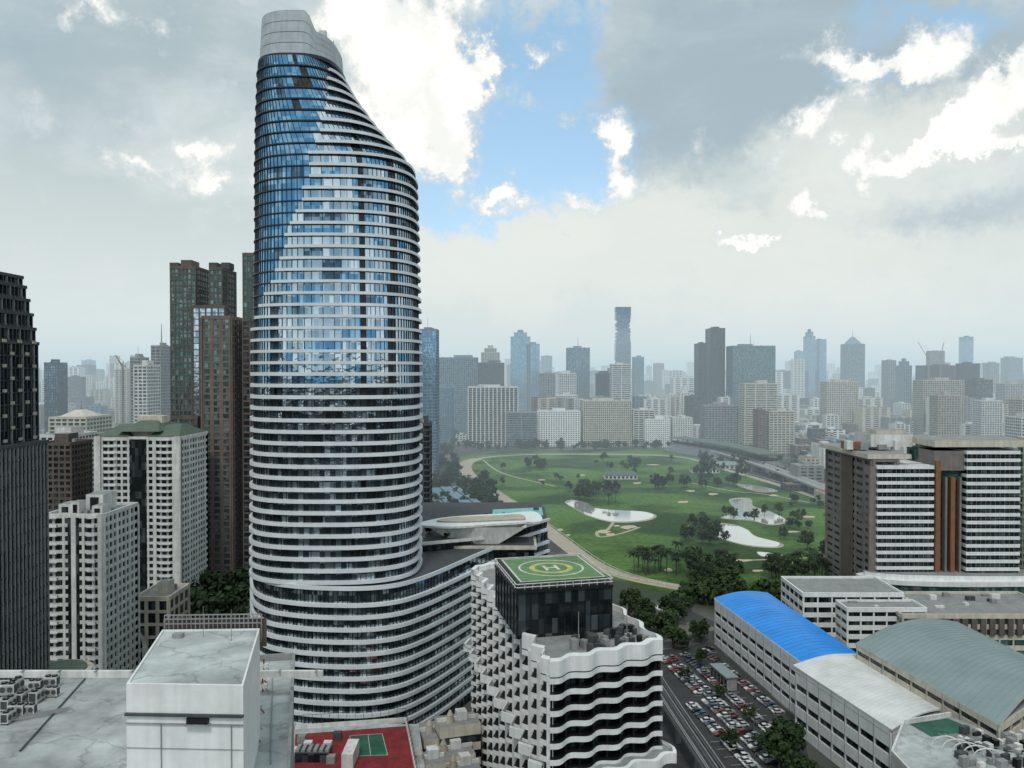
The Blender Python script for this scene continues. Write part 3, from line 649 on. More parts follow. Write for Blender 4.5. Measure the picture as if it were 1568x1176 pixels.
# foreground white roof
def foreground():
    mb=MB(); zr=70.0
    mb.prism([G(-200,1048,zr),(X(192,131),131),(X(330,131),131),(X(330,60)+2,60),(-100,60)],0,zr,'white','roofconc')
    mb.box(-66,131,zr,zr+1.1,70,.6,'white'); 
    for i in range(12): mb.box(-98+6*i,130.6,zr+1.1,zr+1.25,.3,1.0,'grey')
    zt=82.0
    nl=Vector(G(190,1052,zt));nr=Vector(G(370,1055,zt));fr=Vector(G(396,966,zt));flv=Vector(G(246,968,zt))
    pts=[tuple(q) for q in (nl,nr,fr,flv)]
    mb.prism(pts,40,zt,'cleanwhite','roofconc')
    cen=(nl+nr+fr+flv)/4
    for P,Q in ((nl,nr),(nr,fr),(fr,flv),(flv,nl)):
        p,q=P,Q; p2=cen+(P-cen)*.965;q2=cen+(Q-cen)*.965
        mb.prism([tuple(p),tuple(q),tuple(q2),tuple(p2)],zt+.003,zt+.2,'cleanwhite')
    e=(nr-nl).normalized(); n=Vector((e.y,-e.x)); ang=math.atan2(e.y,e.x)
    c=(nl+nr)/2+n*.15; L=(nr-nl).length
    mb.box(c.x,c.y,zt-3.6,zt-3.3,L+.1,.5,'dgrey',rot=ang); mb.box(c.x,c.y,zt-4.6,zt-4.5,L+.05,.2,'grey',rot=ang)
    mb.box((nl+nr).x/2+n.x*.06,(nl+nr).y/2+n.y*.06,zt-7.6,zt-7.57,L,.13,'grey',rot=ang)
    c=nl+e*L*.62+n*.3; mb.box(c.x,c.y,zt-4.4,zt-3.7,2.6,.5,'black',rot=ang); mb.box(c.x,c.y,zt-4.5,zt-4.4,3.0,1.0,'grey',rot=ang)
    for u in (.3,.9): q=nl+e*L*u+n*.12; mb.tube((q.x,q.y,zr),(q.x,q.y,zt-4.6),.06,.06,'grey',6)
    p=flv;q=fr; t=(q-p).normalized(); k=22
    for i in range(k+1):
        r=p+(q-p)*i/k+Vector((0,.8)); mb.box(r.x,r.y,zt-2,zt+2.0,.12,.12,'grey')
    for zz in (zt+.7,zt+1.4,zt+2.0):
        r=(p+q)/2+Vector((0,.8)); mb.box(r.x,r.y,zz,zz+.15,(q-p).length,.16,'grey',rot=math.atan2(t.y,t.x))
    mb.box((p+q).x/2,(p+q).y/2+1.6,zt-3,zt+1.2,(q-p).length+1,.2,'brown',rot=math.atan2(t.y,t.x))
    for u in (.5,.83):
        r=p+(q-p)*u-Vector((0,6*u)); mb.tube((r.x,r.y,zt),(r.x,r.y,zt+4.5),.05,.03,'grey',4)
    r=p+(q-p)*.25-Vector((0,3)); mb.box(r.x,r.y,zt,zt+.6,1.4,1.0,'grey',rot=ang)
    zl=66.0
    P=[G(396,1015,zl),G(448,1012,zl),G(436,1260,zl),G(372,1260,zl)]
    mb.prism(P,0,zl,'grey','roofconc')
    for a,b in ((P[0],P[1]),(P[1],P[2])):
        a=Vector(a);b=Vector(b);t=(b-a).normalized();c=(a+b)/2; mb.box(c.x,c.y,zl+.003,zl+1.2,(b-a).length,.5,'grey',rot=math.atan2(t.y,t.x))
    for i,(px,py) in enumerate([(398,1050),(400,1062),(392,1095),(388,1120),(385,1140),(402,1030)]):
        x,y=G(px,py,zl); mb.tube((x,y,zl),(x,y,zl+2.2),.14,.14,'red' if i%2 else 'grey',8); mb.box(x+.4,y,zl+.6,zl+1.4,.8,.5,'white'); mb.tube((x,y,zl+1.2),(x+1.2,y-.4,zl+.2),.1,.1,'red' if i%2==0 else 'grey',6)
    mb.tube((*G(415,1040,zl),zl+.2),(*G(412,1176,zl),zl+.2),.09,.09,'grey',6)
    mb.build('white_rooftop_building')
    ac=MB()
    ac.box(0,0,.3,1.9,2.2,1.2,'white',kt='grey')
    for x in (-.9,.9):
        for y in (-.5,.5): ac.box(x,y,0,.3,.15,.15,'black')
    for x in (-.55,.55):
        ac.tube((x,0,1.9),(x,0,2.1),.46,.46,'black',16); ac.tube((x,0,2.1),(x,0,2.13),.15,.15,'grey',8)
        ac.tube((x,-.6,1.1),(x,-.66,1.1),.42,.42,'black',16)
    for i in range(7): ac.box(0,-.68,.5+i*.19,.53+i*.19,1.9,.05,'grey')
    for sx in (-1.12,1.12): ac.box(sx,0,.5,1.75,.05,1.0,'dgrey')
    first=None
    for px,py in [(8,1068),(8,1090),(8,1110),(30,1080),(50,1060),(52,1078),(75,1055),(76,1070),(40,1098),(22,1100),(20,1062)]:
        x,y=G(px,py,zr)
        if first is None: first=ac.build('air_conditioning_unit',(x,y,zr),.1)
        else: inst(first,'air_conditioning_unit',(x,y,zr),R.choice([0.05,1.6])+R.uniform(-.08,.08),R.uniform(.8,1.05))
    pm=MB()
    for k in range(4):
        pm.tube((X(-20,115),112+k*.5,zr+.3),(X(100,118),117+k*.5,zr+.3),.09,.09,'grey',6)
    pm.tube((X(60,110),105,zr+.2),(X(60,118),130,zr+.2),.12,.12,'dgrey',6)
    pm.build('roof_pipes')
foreground()

# tennis court roof + small podium blocks
mb=MB(); z=16
mb.prism([G(440,1112,z),G(640,1112,z),G(660,1250,z),G(430,1250,z)],0,z,'grey','roofconc')
mb.face([(*G(450,1128,z),z+.02),(*G(447,1210,z),z+.02),(*G(640,1210,z),z+.02),(*G(622,1115,z),z+.02)],'red')
mb.face([(*G(534,1130,z),z+.03),(*G(538,1162,z),z+.03),(*G(592,1160,z),z+.03),(*G(584,1127,z),z+.03)],'courtgreen')
for a,b in (((534,1130),(538,1162)),((538,1162),(592,1160)),((592,1160),(584,1127)),((584,1127),(534,1130)),((562,1128),(566,1161))):
    p=Vector(G(*a,z));q=Vector(G(*b,z)); c=(p+q)/2; mb.box(c.x,c.y,z+.03,z+.045,(q-p).length,.12,'paint',rot=math.atan2((q-p).y,(q-p).x))
for a,b in (((450,1120),(620,1108)),((620,1108),(638,1200))):
    p=Vector(G(*a,z));q=Vector(G(*b,z));ang=math.atan2((q-p).y,(q-p).x);c=(p+q)/2
    mb.box(c.x,c.y,z,z+1.2,(q-p).length,.4,'white',rot=ang)
    for i in range(14): r=p+(q-p)*i/13; mb.tube((r.x,r.y,z),(r.x,r.y,z+4),.07,.07,'dgrey',4)
    mb.box(c.x,c.y,z+3.9,z+4,(q-p).length,.08,'dgrey',rot=ang)
x,y=G(478,1165,z); mb.box(x,y,z,z+2.5,9,5,'g_dark',kt='dgrey')
for i in range(6): mb.box(x-4+i*1.6,y,z+2.5,z+3.1,.9,3.5,'grey')
for px,py,k in ((460,1140,'grey'),(470,1150,'white'),(500,1150,'white'),(515,1135,'dgrey'),(455,1160,'white'),(505,1172,'grey')):
    x,y=G(px,py,z); mb.box(x,y,z,z+2,2.2,1.8,k)
x,y=G(535,1170,z); mb.box(x,y,z,z+4,3,9,'white')
mb.build('rooftop_tennis_court')
mb=MB()
for i,(px,py,w,dd,h) in enumerate([(668,1120,10,12,14),(700,1105,12,8,18),(690,1150,12,10,12),(655,1165,8,8,15),(705,1175,10,10,10)]):
    x,y=G(px,py,h); mb.box(x,y,0,h,w,dd,'cream',rot=.3,kt='grey'); mb.box(x,y,h,h+1,w+.6,.5,'white',rot=.3); mb.box(x+1,y+1,h,h+2.4,3,3,'white',rot=.3)
    for kk in range(3): mb.box(x,y,h*.2+kk*h*.25,h*.2+kk*h*.25+h*.12,w+.1,dd+.1,'g_dark',rot=.3)
    mb.tube((x-2,y-2,h),(x-2,y-2,h+2.2),1.2,.9,'beige',10); mb.tube((x-2,y-2,h+2.2),(x-2,y-2,h+3.6),1.0,.3,'beige',10)
mb.build('cream_rooftop_annex')

# ---------------------------------------------------------------- right side complex
def hospital():
    mb=MB(); d=405; x0=X(1345,d)
    fac(mb,x0+4,d+30,12,58,0,Zt(705,d),'taupe','g_dark',3.9,2.3,9,2.6,.5)
    mb.box(x0-2.9,d+30,5,Zt(708,d),.6,14,'brown'); mb.box(x0+3,d+2,2,Zt(715,d),15,6,'taupe')
    for i in range(16): mb.box(x0-4.55,d+2,8+3.9*i,9.6+3.9*i,.1,3,'g_dark')
    mb.box(x0+6,d+32,Zt(703,d),Zt(696,d),22,64,'cream',kt='grey')
    def band(pl,pr,yt,yb,dd,dep=26):
        a=X(pl,dd);b=X(pr,dd);z1=Zt(yt,dd);z0=Zt(yb,dd); cx=(a+b)/2
        mb.box(cx,dd+dep/2,0,z1,b-a,dep,'g_dark',kt='grey')
        z=z0
        while z<z1-1: mb.box(cx,dd+dep/2,z,z+1.7,b-a+.8,dep+.8,'cleanwhite'); mb.box(cx,dd-.2,z+2.6,z+2.75,b-a,.3,'g_green'); z+=3.9
        n=int((b-a)/2.2)
        for i in range(n): mb.box(a+(b-a)*i/n,dd-.05,z0,z1-1,.15,.2,'grey')
    band(1345,1430,715,885,d-2); band(1482,1562,690,875,d-4)
    a=X(1430,d);b=X(1482,d); mb.box((a+b)/2,d+14,0,Zt(690,d),b-a,26,'g_green',kt='grey')
    for u,w_ in ((.06,2.4),(.3,1.0),(.5,2.2),(.72,1.0),(.94,2.4)): mb.box(a+(b-a)*u,d-1.5,10,Zt(705 if w_>2.3 else 730,d),w_,3,'copper' if w_>1 else 'taupe')
    mb.box((a+b)/2,d+6,Zt(720,d),Zt(690,d),b-a+1,16,'taupe')
    z=14
    while z<70: mb.box((a+b)/2,d+.6,z,z+.5,b-a-.5,.6,'dgrey'); z+=3.9
    mb.box(X(1500,d),d+14,Zt(690,d)+2,Zt(680,d)+2,X(1570,d)-X(1425,d),34,'cream',kt='grey'); mb.box(X(1395,d),d+30,Zt(690,d),Zt(670,d),22,20,'white',kt='grey')
    mb.box(X(1400,d),d+30,Zt(670,d),Zt(664,d),16,12,'cream',kt='grey'); mb.box(X(1335,d),d+24,Zt(694,d),Zt(682,d),8,8,'copper'); 
    for p in (1300,1322,1350,1372,1410,1530,1545): 
        mb.box(X(p,d+20),d+20,Zt(694,d),Zt(694,d)+R.uniform(2,5),R.uniform(2,5),4,R.choice(['white','grey','cream']))
    for z0,z1,k in ((0,8,'g_green'),(8,10,'cleanwhite'),(10,15,'g_green'),(15,17.3,'cleanwhite')):
        e=.8 if k=='cleanwhite' else 0
        mb.prism(catmull([(x0-4-e,d-4),(x0+8,d-10-e),(x0+35,d-13-e),(x0+75,d-12-e),(x0+110,d-10-e),(x0+112,d+5),(x0+50,d+6),(x0-4-e,d+6)],True,4),z0,z1,k)
    mb.prism(catmull([(x0+2,d-6),(x0+35,d-10),(x0+75,d-10),(x0+110,d-8),(x0+110,d+3),(x0+2,d+3)],True,4),17.3,19.5,'cleanwhite','grey')
    mb.build('hospital_tower')
    gb('side_glass_tower',1560,1700,682,d-10,40,'cream','g_green',3.9,.9,5,.8)
    mb=MB()
    def terr(pl,pr,yt,dd,dep,fl=4.2,ka='cleanwhite',gl='g_dark'):
        a=X(pl,dd);b=X(pr,dd);z=Zt(yt,dd); fac(mb,(a+b)/2,dd+dep/2,b-a,dep,0,z,ka,gl,fl,2.0,6,.6,.4)
    terr(1232,1385,912,352,28); terr(1232,1300,905,372,20); terr(1385,1640,945,335,34,5,'cream','g_green'); terr(1300,1420,935,340,12)
    for i in range(30): 
        mb.box(X(R.uniform(1300,1560),355),R.uniform(345,372),Zt(930,352)-.5,Zt(930,352)+R.uniform(1.5,3),R.uniform(1.5,4),2,R.choice(['white','grey','dgrey']))
    z=Zt(945,335)
    for i in range(16): mb.box(X(1395+i*14,335),334.3,z-8,z-1,2.2,1.2,'brown')
    mb.build('terraced_clinic_block')
hospital()
def long_hall(name,P,z,arch,roofk,wallk='cleanwhite',n=10,over=1.2,bands=3,edge=None,frac=.62,ps=6.8):
    fl,fr,nr,nl=[Vector(p) for p in P]; mb=MB()
    mb.prism([tuple(q) for q in (nl,nr,fr,fl)],0,z-.2,'g_dark','grey')
    for P0,Q0 in ((nl,fl),(nr,nl),(fr,nr)):
        t=(P0-Q0).normalized(); nn=Vector((t.y,-t.x)); c=(P0+Q0)/2
        cen=(fl+fr+nr+nl)/4
        if nn.dot(c-cen)<0: nn=-nn
        L=(P0-Q0).length; ang=math.atan2(t.y,t.x)
        for i in range(bands):
            zz=z*(i)/bands; q=c+nn*.1; mb.box(q.x,q.y,zz,zz+z/bands*frac,L+.4,.6,wallk,rot=ang)
        q=c+nn*.12; mb.box(q.x,q.y,z-1.9,z-.1,L+.5,.7,wallk,rot=ang)
        k=int(L/ps)
        for i in range(k+1):
            q=P0+(Q0-P0)*i/k+nn*.1; mb.box(q.x,q.y,0,z-.3,.6,.5,wallk,rot=ang)
            mb.tube((q.x+nn.x*.35,q.y+nn.y*.35,0),(q.x+nn.x*.35,q.y+nn.y*.35,z-.3),.08,.08,'grey',4)
    cen=(fl+fr+nr+nl)/4
    fl,fr,nr,nl=[cen+(q-cen).normalized()*((q-cen).length+over) for q in (fl,fr,nr,nl)]
    def pt(u,v,dz=0):
        a=fl+(fr-fl)*u;b=nl+(nr-nl)*u; q=a+(b-a)*v; return (q.x,q.y,z+arch*math.sin(math.pi*u)+dz)
    for i in range(n):
        u0=i/n;u1=(i+1)/n
        mb.face([pt(u0,1),pt(u1,1),pt(u1,0),pt(u0,0)],roofk); mb.face([pt(u0,0,-.4),pt(u1,0,-.4),pt(u1,1,-.4),pt(u0,1,-.4)],'grey')
        for v in (0,1): mb.face([pt(u0,v,-.4),pt(u1,v,-.4),pt(u1,v),pt(u0,v)],wallk)
    for u in (0,1): mb.face([pt(u,0,-.4),pt(u,1,-.4),pt(u,1),pt(u,0)],edge or wallk)
    for v in [i/26 for i in range(27)]:
        for i in range(n):
            a=pt(i/n,v,.03);b=pt((i+1)/n,v,.03); mb.tube(a,b,.06,.06,roofk,3)
    mb.build(name)
long_hall('blue_roofed_hall',[G(1097,918,20),G(1178,910,20),G(1316,1004,20),G(1228,1014,20)],20,1.8,'blueroof',bands=4)
long_hall('white_roofed_hall',[G(1222,1022,22),G(1322,1006,22),G(1452,1086,22),G(1368,1118,22)],22,1.6,'whiteroof','cleanwhite',bands=4)
long_hall('domed_grey_roof_arena',[G(1316,988,28),G(1470,955,28),G(1640,1040,28),G(1535,1112,28)],28,4.2,'greyroof','cream',n=16,over=.8)
mb=MB(); z=24
mb.prism([G(1388,1112,z),G(1460,1100,z),G(1640,1170,z),G(1640,1300,z),G(1500,1300,z),G(1370,1160,z)],0,z,'white','roofconc')
mb.face([(*G(1396,1112,z),z+.02),(*G(1455,1103,z),z+.02),(*G(1500,1122,z),z+.02),(*G(1430,1132,z),z+.02)][::-1],'courtgreen')
for a,b in (((1388,1112),(1460,1100)),((1388,1112),(1370,1160)),((1370,1160),(1500,1300))):
    p=Vector(G(*a,z));q=Vector(G(*b,z)); c=(p+q)/2; mb.box(c.x,c.y,z+.01,z+1.2,(q-p).length,.5,'white',rot=math.atan2((q-p).y,(q-p).x))
for k in range(5):
    x,y=G(1455+k*16,1150+k*5,z); pr=None
    for i in range(9):
        t=math.pi*i/8; q=(x-3.5*math.cos(t),y+1*math.cos(t),z+3.2*math.sin(t))
        if pr: mb.tube(pr,q,.18,.18,'white',5)
        pr=q
for i in range(50):
    x,y=G(R.uniform(1470,1580),R.uniform(1125,1180),z); h=R.uniform(.8,2.6); mb.box(x,y,z,z+h,R.uniform(.8,2.6),R.uniform(.8,2),R.choice(['white','grey','grey','dgrey','black']),rot=.3)
for i in range(5): mb.tube((*G(1440+i*10,1130,z),z+.5),(*G(1590+i*5,1165,z),z+.5),.12,.12,'grey',5)
mb.build('service_roof_block')

# ---------------------------------------------------------------- car park, viaduct, cars
sheet('car_park',[G(1000,1000),G(1090,985),G(1225,1105),G(1260,1230),G(1020,1230)],0.02,'asphalt')
sheet('road',[G(940,945),G(965,940),G(1120,1260),G(1020,1260)],0.03,'asphalt')
vm=MB(); zv=9
vp=catmull([G(p,y,zv) for p,y in [(975,990),(1003,1040),(1040,1098),(1085,1165),(1135,1240)]],False)
ribbon(vm,vp,5.5,zv-1.4,'grey',zv-.2); ribbon(vm,vp,.8,zv-.19,'dgrey',zv+.1)
for o in (-2.8,2.8):
    pp=[(p[0]+o*.85,p[1]+o*.5) for p in vp]; ribbon(vm,pp,.3,zv-.2,'grey',zv+.9)
for o in (-2.0,-.8,.8,2.0):
    pp=[(p[0]+o*.85,p[1]+o*.5) for p in vp]; ribbon(vm,pp,.5,zv-.18,'black',zv+.02)
for i in range(0,len(vp),4): vm.box(vp[i][0],vp[i][1],0,zv-1.4,1.6,1.6,'grey')
vm.build('elevated_rail_viaduct')
# elevated expressway past the course
vm=MB(); vp=catmull([G(p,y,10) for p,y in [(1040,676),(1110,694),(1180,716),(1240,738),(1300,762),(1400,800)]],False)
ribbon(vm,vp,14,8,'grey',9.8)
for o in (-7,7):
    pp=[(p[0]+o*.8,p[1]+o*.6) for p in vp]; ribbon(vm,pp,.5,9.8,'white',11)
for q in vp[::2]: vm.box(q[0],q[1],0,8,2,3,'grey')
vm.build('elevated_expressway')
def car(k):
    mb=MB()
    prof=[(-2.2,.35),(-2.25,.8),(-1.9,.98),(-1.2,1.02),(1.0,1.0),(1.9,.88),(2.2,.7),(2.2,.35)]
    w=.88
    for sg in (-1,1):
        p=[(x,sg*w,z) for x,z in prof]; mb.face(p if sg<0 else p[::-1],k)
    n=len(prof)
    for i in range(n):
        a=prof[i];b=prof[(i+1)%n]; mb.face([(a[0],-w,a[1]),(a[0],w,a[1]),(b[0],w,b[1]),(b[0],-w,b[1])],k)
    cb=[(-1.75,1.0),(-1.15,1.45),(.25,1.47),(1.0,1.0)]; cw=.72
    for i in range(3):
        a=cb[i];b=cb[i+1];wa=w-.05 if a[1]<1.1 else cw-.05;wb=w-.05 if b[1]<1.1 else cw-.05
        mb.face([(a[0],-wa,a[1]),(a[0],wa,a[1]),(b[0],wb,b[1]),(b[0],-wb,b[1])],k if i==1 else 'g_dark')
    for sg in (-1,1): mb.face([(-1.75,sg*.83,1.0),(-1.15,sg*.67,1.45),(.25,sg*.67,1.47),(1.0,sg*.83,1.0)],'g_dark')
    for x in (-1.35,1.35):
        for sg in (-1,1): mb.tube((x,sg*.68,.33),(x,sg*.92,.33),.33,.33,'black',12)
    for sg in (-1,1): mb.box(2.18,sg*.62,.62,.78,.08,.35,'paint'); mb.box(-2.23,sg*.62,.65,.8,.06,.3,'red')
    return mb
cars=[None]*5
e=Vector(G(1140,1120))-Vector(G(1030,1015)); e.normalize(); n=Vector((-e.y,e.x))
o0=Vector(G(1036,1018))
poly=[G(1014,1012),G(1088,996),G(1140,1045),G(1205,1105),G(1215,1160),G(1150,1200),G(1090,1130)]
bl=MB()
for r in range(-14,15):
    for s in range(-12,62):
        row=n*(r*5.1+(2.0 if r%2 else 0)); q=o0+e*(s*2.6)+row
        if not inpoly(q.x,q.y,poly): continue
        if s%2==0: bl.box(q.x+e.x*1.3,q.y+e.y*1.3,.02,.028,.12,4.6,'paint',rot=math.atan2(e.y,e.x))
        if R.random()<.12 or r%5==2: continue
        k=R.choice([0,0,0,0,1,1,1,2,2,2,3,4]); ang=math.atan2(n.y,n.x)+(math.pi if R.random()<.5 else 0)+R.uniform(-.05,.05)
        if cars[k] is None: cars[k]=car('car%d'%k).build('parked_car',(q.x,q.y,.02),ang)
        else: inst(cars[k],'parked_car',(q.x,q.y,.02),ang,R.uniform(.95,1.1))
bl.build('parking_bay_markings')
trees([G(*p) for p in ((1050,1045),(1105,1075),(1150,1110),(1120,1150),(1075,1020),(1165,1150))],s0=.4,s1=.55)
mb=MB(); x,y=G(1110,1030,5)
mb.box(0,0,0,5,14,4,'grey',kt='greyroof'); mb.box(0,0,5,5.4,15,5,'greyroof'); 
for i in range(5): mb.box(-6+3*i,-2.1,1,4,1.6,.2,'g_dark')
mb.build('car_park_shed',(x,y,0),math.atan2(e.y,e.x))

mb=MB()
for k,(a,b) in enumerate([((655,748),(705,792)),((672,746),(728,790)),((690,745),(745,785))]):
    p=Vector(G(*a,10));q=Vector(G(*b,10)); t=(q-p).normalized();nn=Vector((-t.y,t.x))*6; 
    pts=[tuple(p+nn),tuple(q+nn),tuple(q-nn),tuple(p-nn)]; mb.prism(pts,0,9,'grey','bluegrey'); mb.prism([tuple(p+nn*1.1),tuple(q+nn*1.1),tuple(q+nn*.1),tuple(p+nn*.1)],9.01,10.2,'bluegrey'); mb.prism([tuple(p-nn*1.1),tuple(q-nn*1.1),tuple(q-nn*.1),tuple(p-nn*.1)],9.01,9.8,'bluegrey')
mb.build('blue_roofed_sheds')
mb=MB(); gp=catmull([G(1038,690),G(1085,698),G(1135,708),G(1180,722)],False,5)
for i,(w,z) in enumerate(((46,3),(38,6),(30,9),(22,12))): ribbon(mb,gp,w,z-3,'grey',z)
ribbon(mb,gp,30,20,'greenroof',21)
ribbon(mb,gp,20,13,'g_dark',16)
for p in gp[::2]: mb.box(p[0],p[1],0,20,1.5,1.5,'white')
mb.build('racecourse_grandstand')
for (a,b,c,dd,k) in ((1058,1100,718,960,'greenroof'),(1095,1150,716,1000,'greyroof'),(925,975,738,905,'greenroof')):
    mb=MB(); w=X(b,dd)-X(a,dd); h=9
    mb.box(0,0,0,5,w,14,'white'); mb.face([(-w/2-1,-8,5),(w/2+1,-8,5),(w/2-4,0,h),(-w/2+4,0,h)],k); mb.face([(w/2+1,8,5),(-w/2-1,8,5),(-w/2+4,0,h),(w/2-4,0,h)],k)
    mb.face([(-w/2-1,8,5),(-w/2-1,-8,5),(-w/2+4,0,h)],k); mb.face([(w/2+1,-8,5),(w/2+1,8,5),(w/2-4,0,h)],k)
    for i in range(8): mb.box(-w/2+w*(i+.5)/8,-7.05,1,3.6,w/14,.2,'g_dark')
    mb.build('golf_clubhouse',((X(a,dd)+X(b,dd))/2,dd,0))

# ---------------------------------------------------------------- skyline
sk=[('office_slab_tower',640,672,505,900,26,'bluegrey','g_blue',3.6,.8,5,.6,None),
('dark_tower',640,656,650,480,18,'dgrey','g_dark',3.4,.9,3,.6,None),
('blue_grey_office_tower',672,732,548,1500,40,'bluegrey','g_city',3.6,.8,3.5,1.1,None),
('office_tower',648,694,594,1350,30,'bluegrey','g_blue',3.6,.7,4,.7,None),
('apartment_tower',662,690,552,1700,30,'dgrey','g_city',3.6,1,5,1,None),
('grey_tower',690,722,548,1750,40,'grey','g_city',3.6,0,3,1.3,None),
('office_tower',730,772,556,1650,40,'dgrey','g_dark',3.8,1.0,6,1,None),
('stepped_top_tower',737,765,540,1900,34,'beige','g_city',3.6,1.0,4,1,'step'),
('finned_white_office',717,793,593,1290,40,'white','g_dark',3.5,.5,6.5,1.6,None),
('glass_office_block',775,822,632,1280,30,'grey','g_deep',3.6,1,20,1,None),
('blue_glass_tower',782,812,516,2100,50,'bluegrey','g_blue',4,.7,6,.8,'step'),
('blue_glass_tower',806,826,527,2100,40,'bluegrey','g_blue',4,.7,6,.8,None),
('white_apartment_block',823,888,630,1290,30,'cleanwhite','g_city',3.4,1.6,4,1.8,None),
('white_apartment_tower',850,884,606,1400,30,'white','g_city',3.4,1.4,4,1.4,None),
('apartment_tower',826,850,572,1700,30,'grey','g_city',3.4,1,5,1,None),
('dark_glass_tower',867,903,533,1850,40,'bluegrey','g_deep',4,.6,5,.8,'mast'),
('white_residential_tower',855,882,572,1550,26,'white','g_city',3.4,1.2,4,1.2,None),
('beige_grid_office',890,967,614,1290,46,'cream','g_dark',3.5,1.3,3.4,1.1,None),
('dark_office_tower',912,943,572,1600,34,'dgrey','g_dark',3.6,.8,4,.7,None),
('white_office_tower',934,966,558,1500,34,'white','g_city',3.6,1.4,20,1,None),
('hazy_tower',968,986,547,2300,40,'bluegrey','g_blue',4,.8,6,.8,None),
('banded_apartment_block',966,1002,628,1285,30,'white','g_dark',3.4,1.3,9,1,None),
('white_apartment_block',985,1026,642,1270,26,'cleanwhite','g_city',3.3,1.6,3,1.4,None),
('white_apartment_block',1026,1060,640,1275,26,'white','g_city',3.3,1.5,4,1.7,None),
('white_slim_tower',1038,1062,602,1500,24,'white','g_city',3.4,1.8,6,3,None),
('navy_glass_tower',1080,1110,503,1650,46,'navy','g_dark',4,.5,4,.6,None),
('navy_glass_tower',1063,1082,526,1640,46,'navy','g_dark',4,.5,4,.6,None),
('glass_office_tower',1112,1187,530,1600,50,'bluegrey','g_green',4,.8,8,.8,'mast'),
('grey_hospital_block',1073,1132,622,1300,34,'grey','g_city',3.6,1.4,5,1.2,None),
('cream_striped_tower',1132,1190,588,1260,32,'cream','g_city',3.5,1.7,16,1.4,None),
('brown_brick_block',1154,1172,628,1150,26,'redbrown','g_city',3.5,1.7,4,1.6,None),
('cream_striped_block',1170,1216,630,1160,26,'cream','g_city',3.5,1.5,6,1.2,None),
('hazy_twin_tower',1230,1248,515,2700,50,'bluegrey','g_blue',4,.8,6,1,'step'),
('hazy_twin_tower',1246,1265,520,2700,50,'bluegrey','g_blue',4,.8,6,1,None),
('hazy_tower',1216,1230,538,2900,50,'grey','g_blue',4,.8,6,1,None),
('spired_tower',1287,1324,527,2400,50,'bluegrey','g_city',4,1,5,1.2,'pyr'),
('beige_hotel_block',1256,1314,585,1500,34,'cream','g_city',3.5,1.3,4,1.2,None),
('grey_tower',1350,1372,552,2100,40,'grey','g_city',3.6,1,5,1.2,None),
('grey_tower',1372,1396,560,2000,40,'bluegrey','g_city',3.6,1,5,1.2,'step'),
('beige_hotel_block',1398,1476,583,1400,36,'beige','g_city',3.5,1.2,4,1.2,None),
('tower_under_construction',1402,1462,560,1900,40,'dgrey','g_dark',4,.8,6,1,None),
('dark_tower',1463,1500,557,1800,40,'dgrey','g_dark',4,.8,5,.8,None),
('hazy_tower',1468,1490,516,3000,50,'bluegrey','g_blue',4,.8,6,1,None),
('brown_office_block',1478,1520,582,1500,36,'brown','g_city',3.6,1,6,1,None),
('hazy_tower',1505,1530,556,2600,40,'grey','g_city',4,.8,6,1,None),
('hazy_tower',1532,1566,548,2900,50,'bluegrey','g_city',4,.8,6,1,None),
('apartment_tower',1525,1566,588,1700,34,'beige','g_city',3.4,1.2,5,1.2,None),
('apartment_tower',1424,1470,606,1150,24,'beige','g_city',3.4,1.1,4,1.2,None),
('white_apartment_block',1490,1535,614,1200,24,'white','g_city',3.4,1.3,4,1.2,None),
('apartment_tower',1545,1600,612,1100,30,'cream','g_city',3.4,1.3,4,1.2,None),
('navy_slab_tower',68,103,556,1100,24,'navy','g_deep',3.6,.6,3,.5,None),
('grey_tower',205,245,560,800,30,'white','g_city',3.5,1.2,4,1,None),
('grey_residential_tower',232,263,530,900,30,'grey','g_city',3.5,1.2,4,1,'mast'),
('apartment_tower',200,216,548,950,20,'grey','g_city',3.5,1.2,4,1,None),
('hazy_tower',125,137,552,3300,50,'bluegrey','g_blue',4,.8,6,1,None),
('hazy_tower',104,118,562,3000,50,'grey','g_city',4,.8,6,1,None),
('hazy_tower',1160,1180,560,2400,50,'grey','g_city',4,.8,6,1,None),
('white_apartment_block',1540,1600,640,900,30,'white','g_city',3.4,1.3,4,1.2,None)]
for s in sk: gb(s[0],*s[1:12],top=s[12])
mb=MB(); d=2386; x0=X(943,d);x1=X(966,d); w=x1-x0; rr=random.Random(3); h=314
n=74; hh=h/n
for i in range(n):
    u=i/n; a=w
    cut=max(0,1-abs(u-.80)/.16)*.22+max(0,1-abs(u-.45)/.12)*.08
    c1=cut*rr.random()*a; c2=(cut*.7*rr.random()*a if u>.6 else 0)
    mb.box((c1-c2)/2,0,i*hh,i*hh+hh*.72,a-c1-c2,34,'g_deep'); mb.box((c1-c2)/2,0,i*hh+hh*.72,(i+1)*hh,a-c1-c2+.8,34.8,'bluegrey')
mb.build('pixelated_glass_skyscraper',((x0+x1)/2,d+17,0))
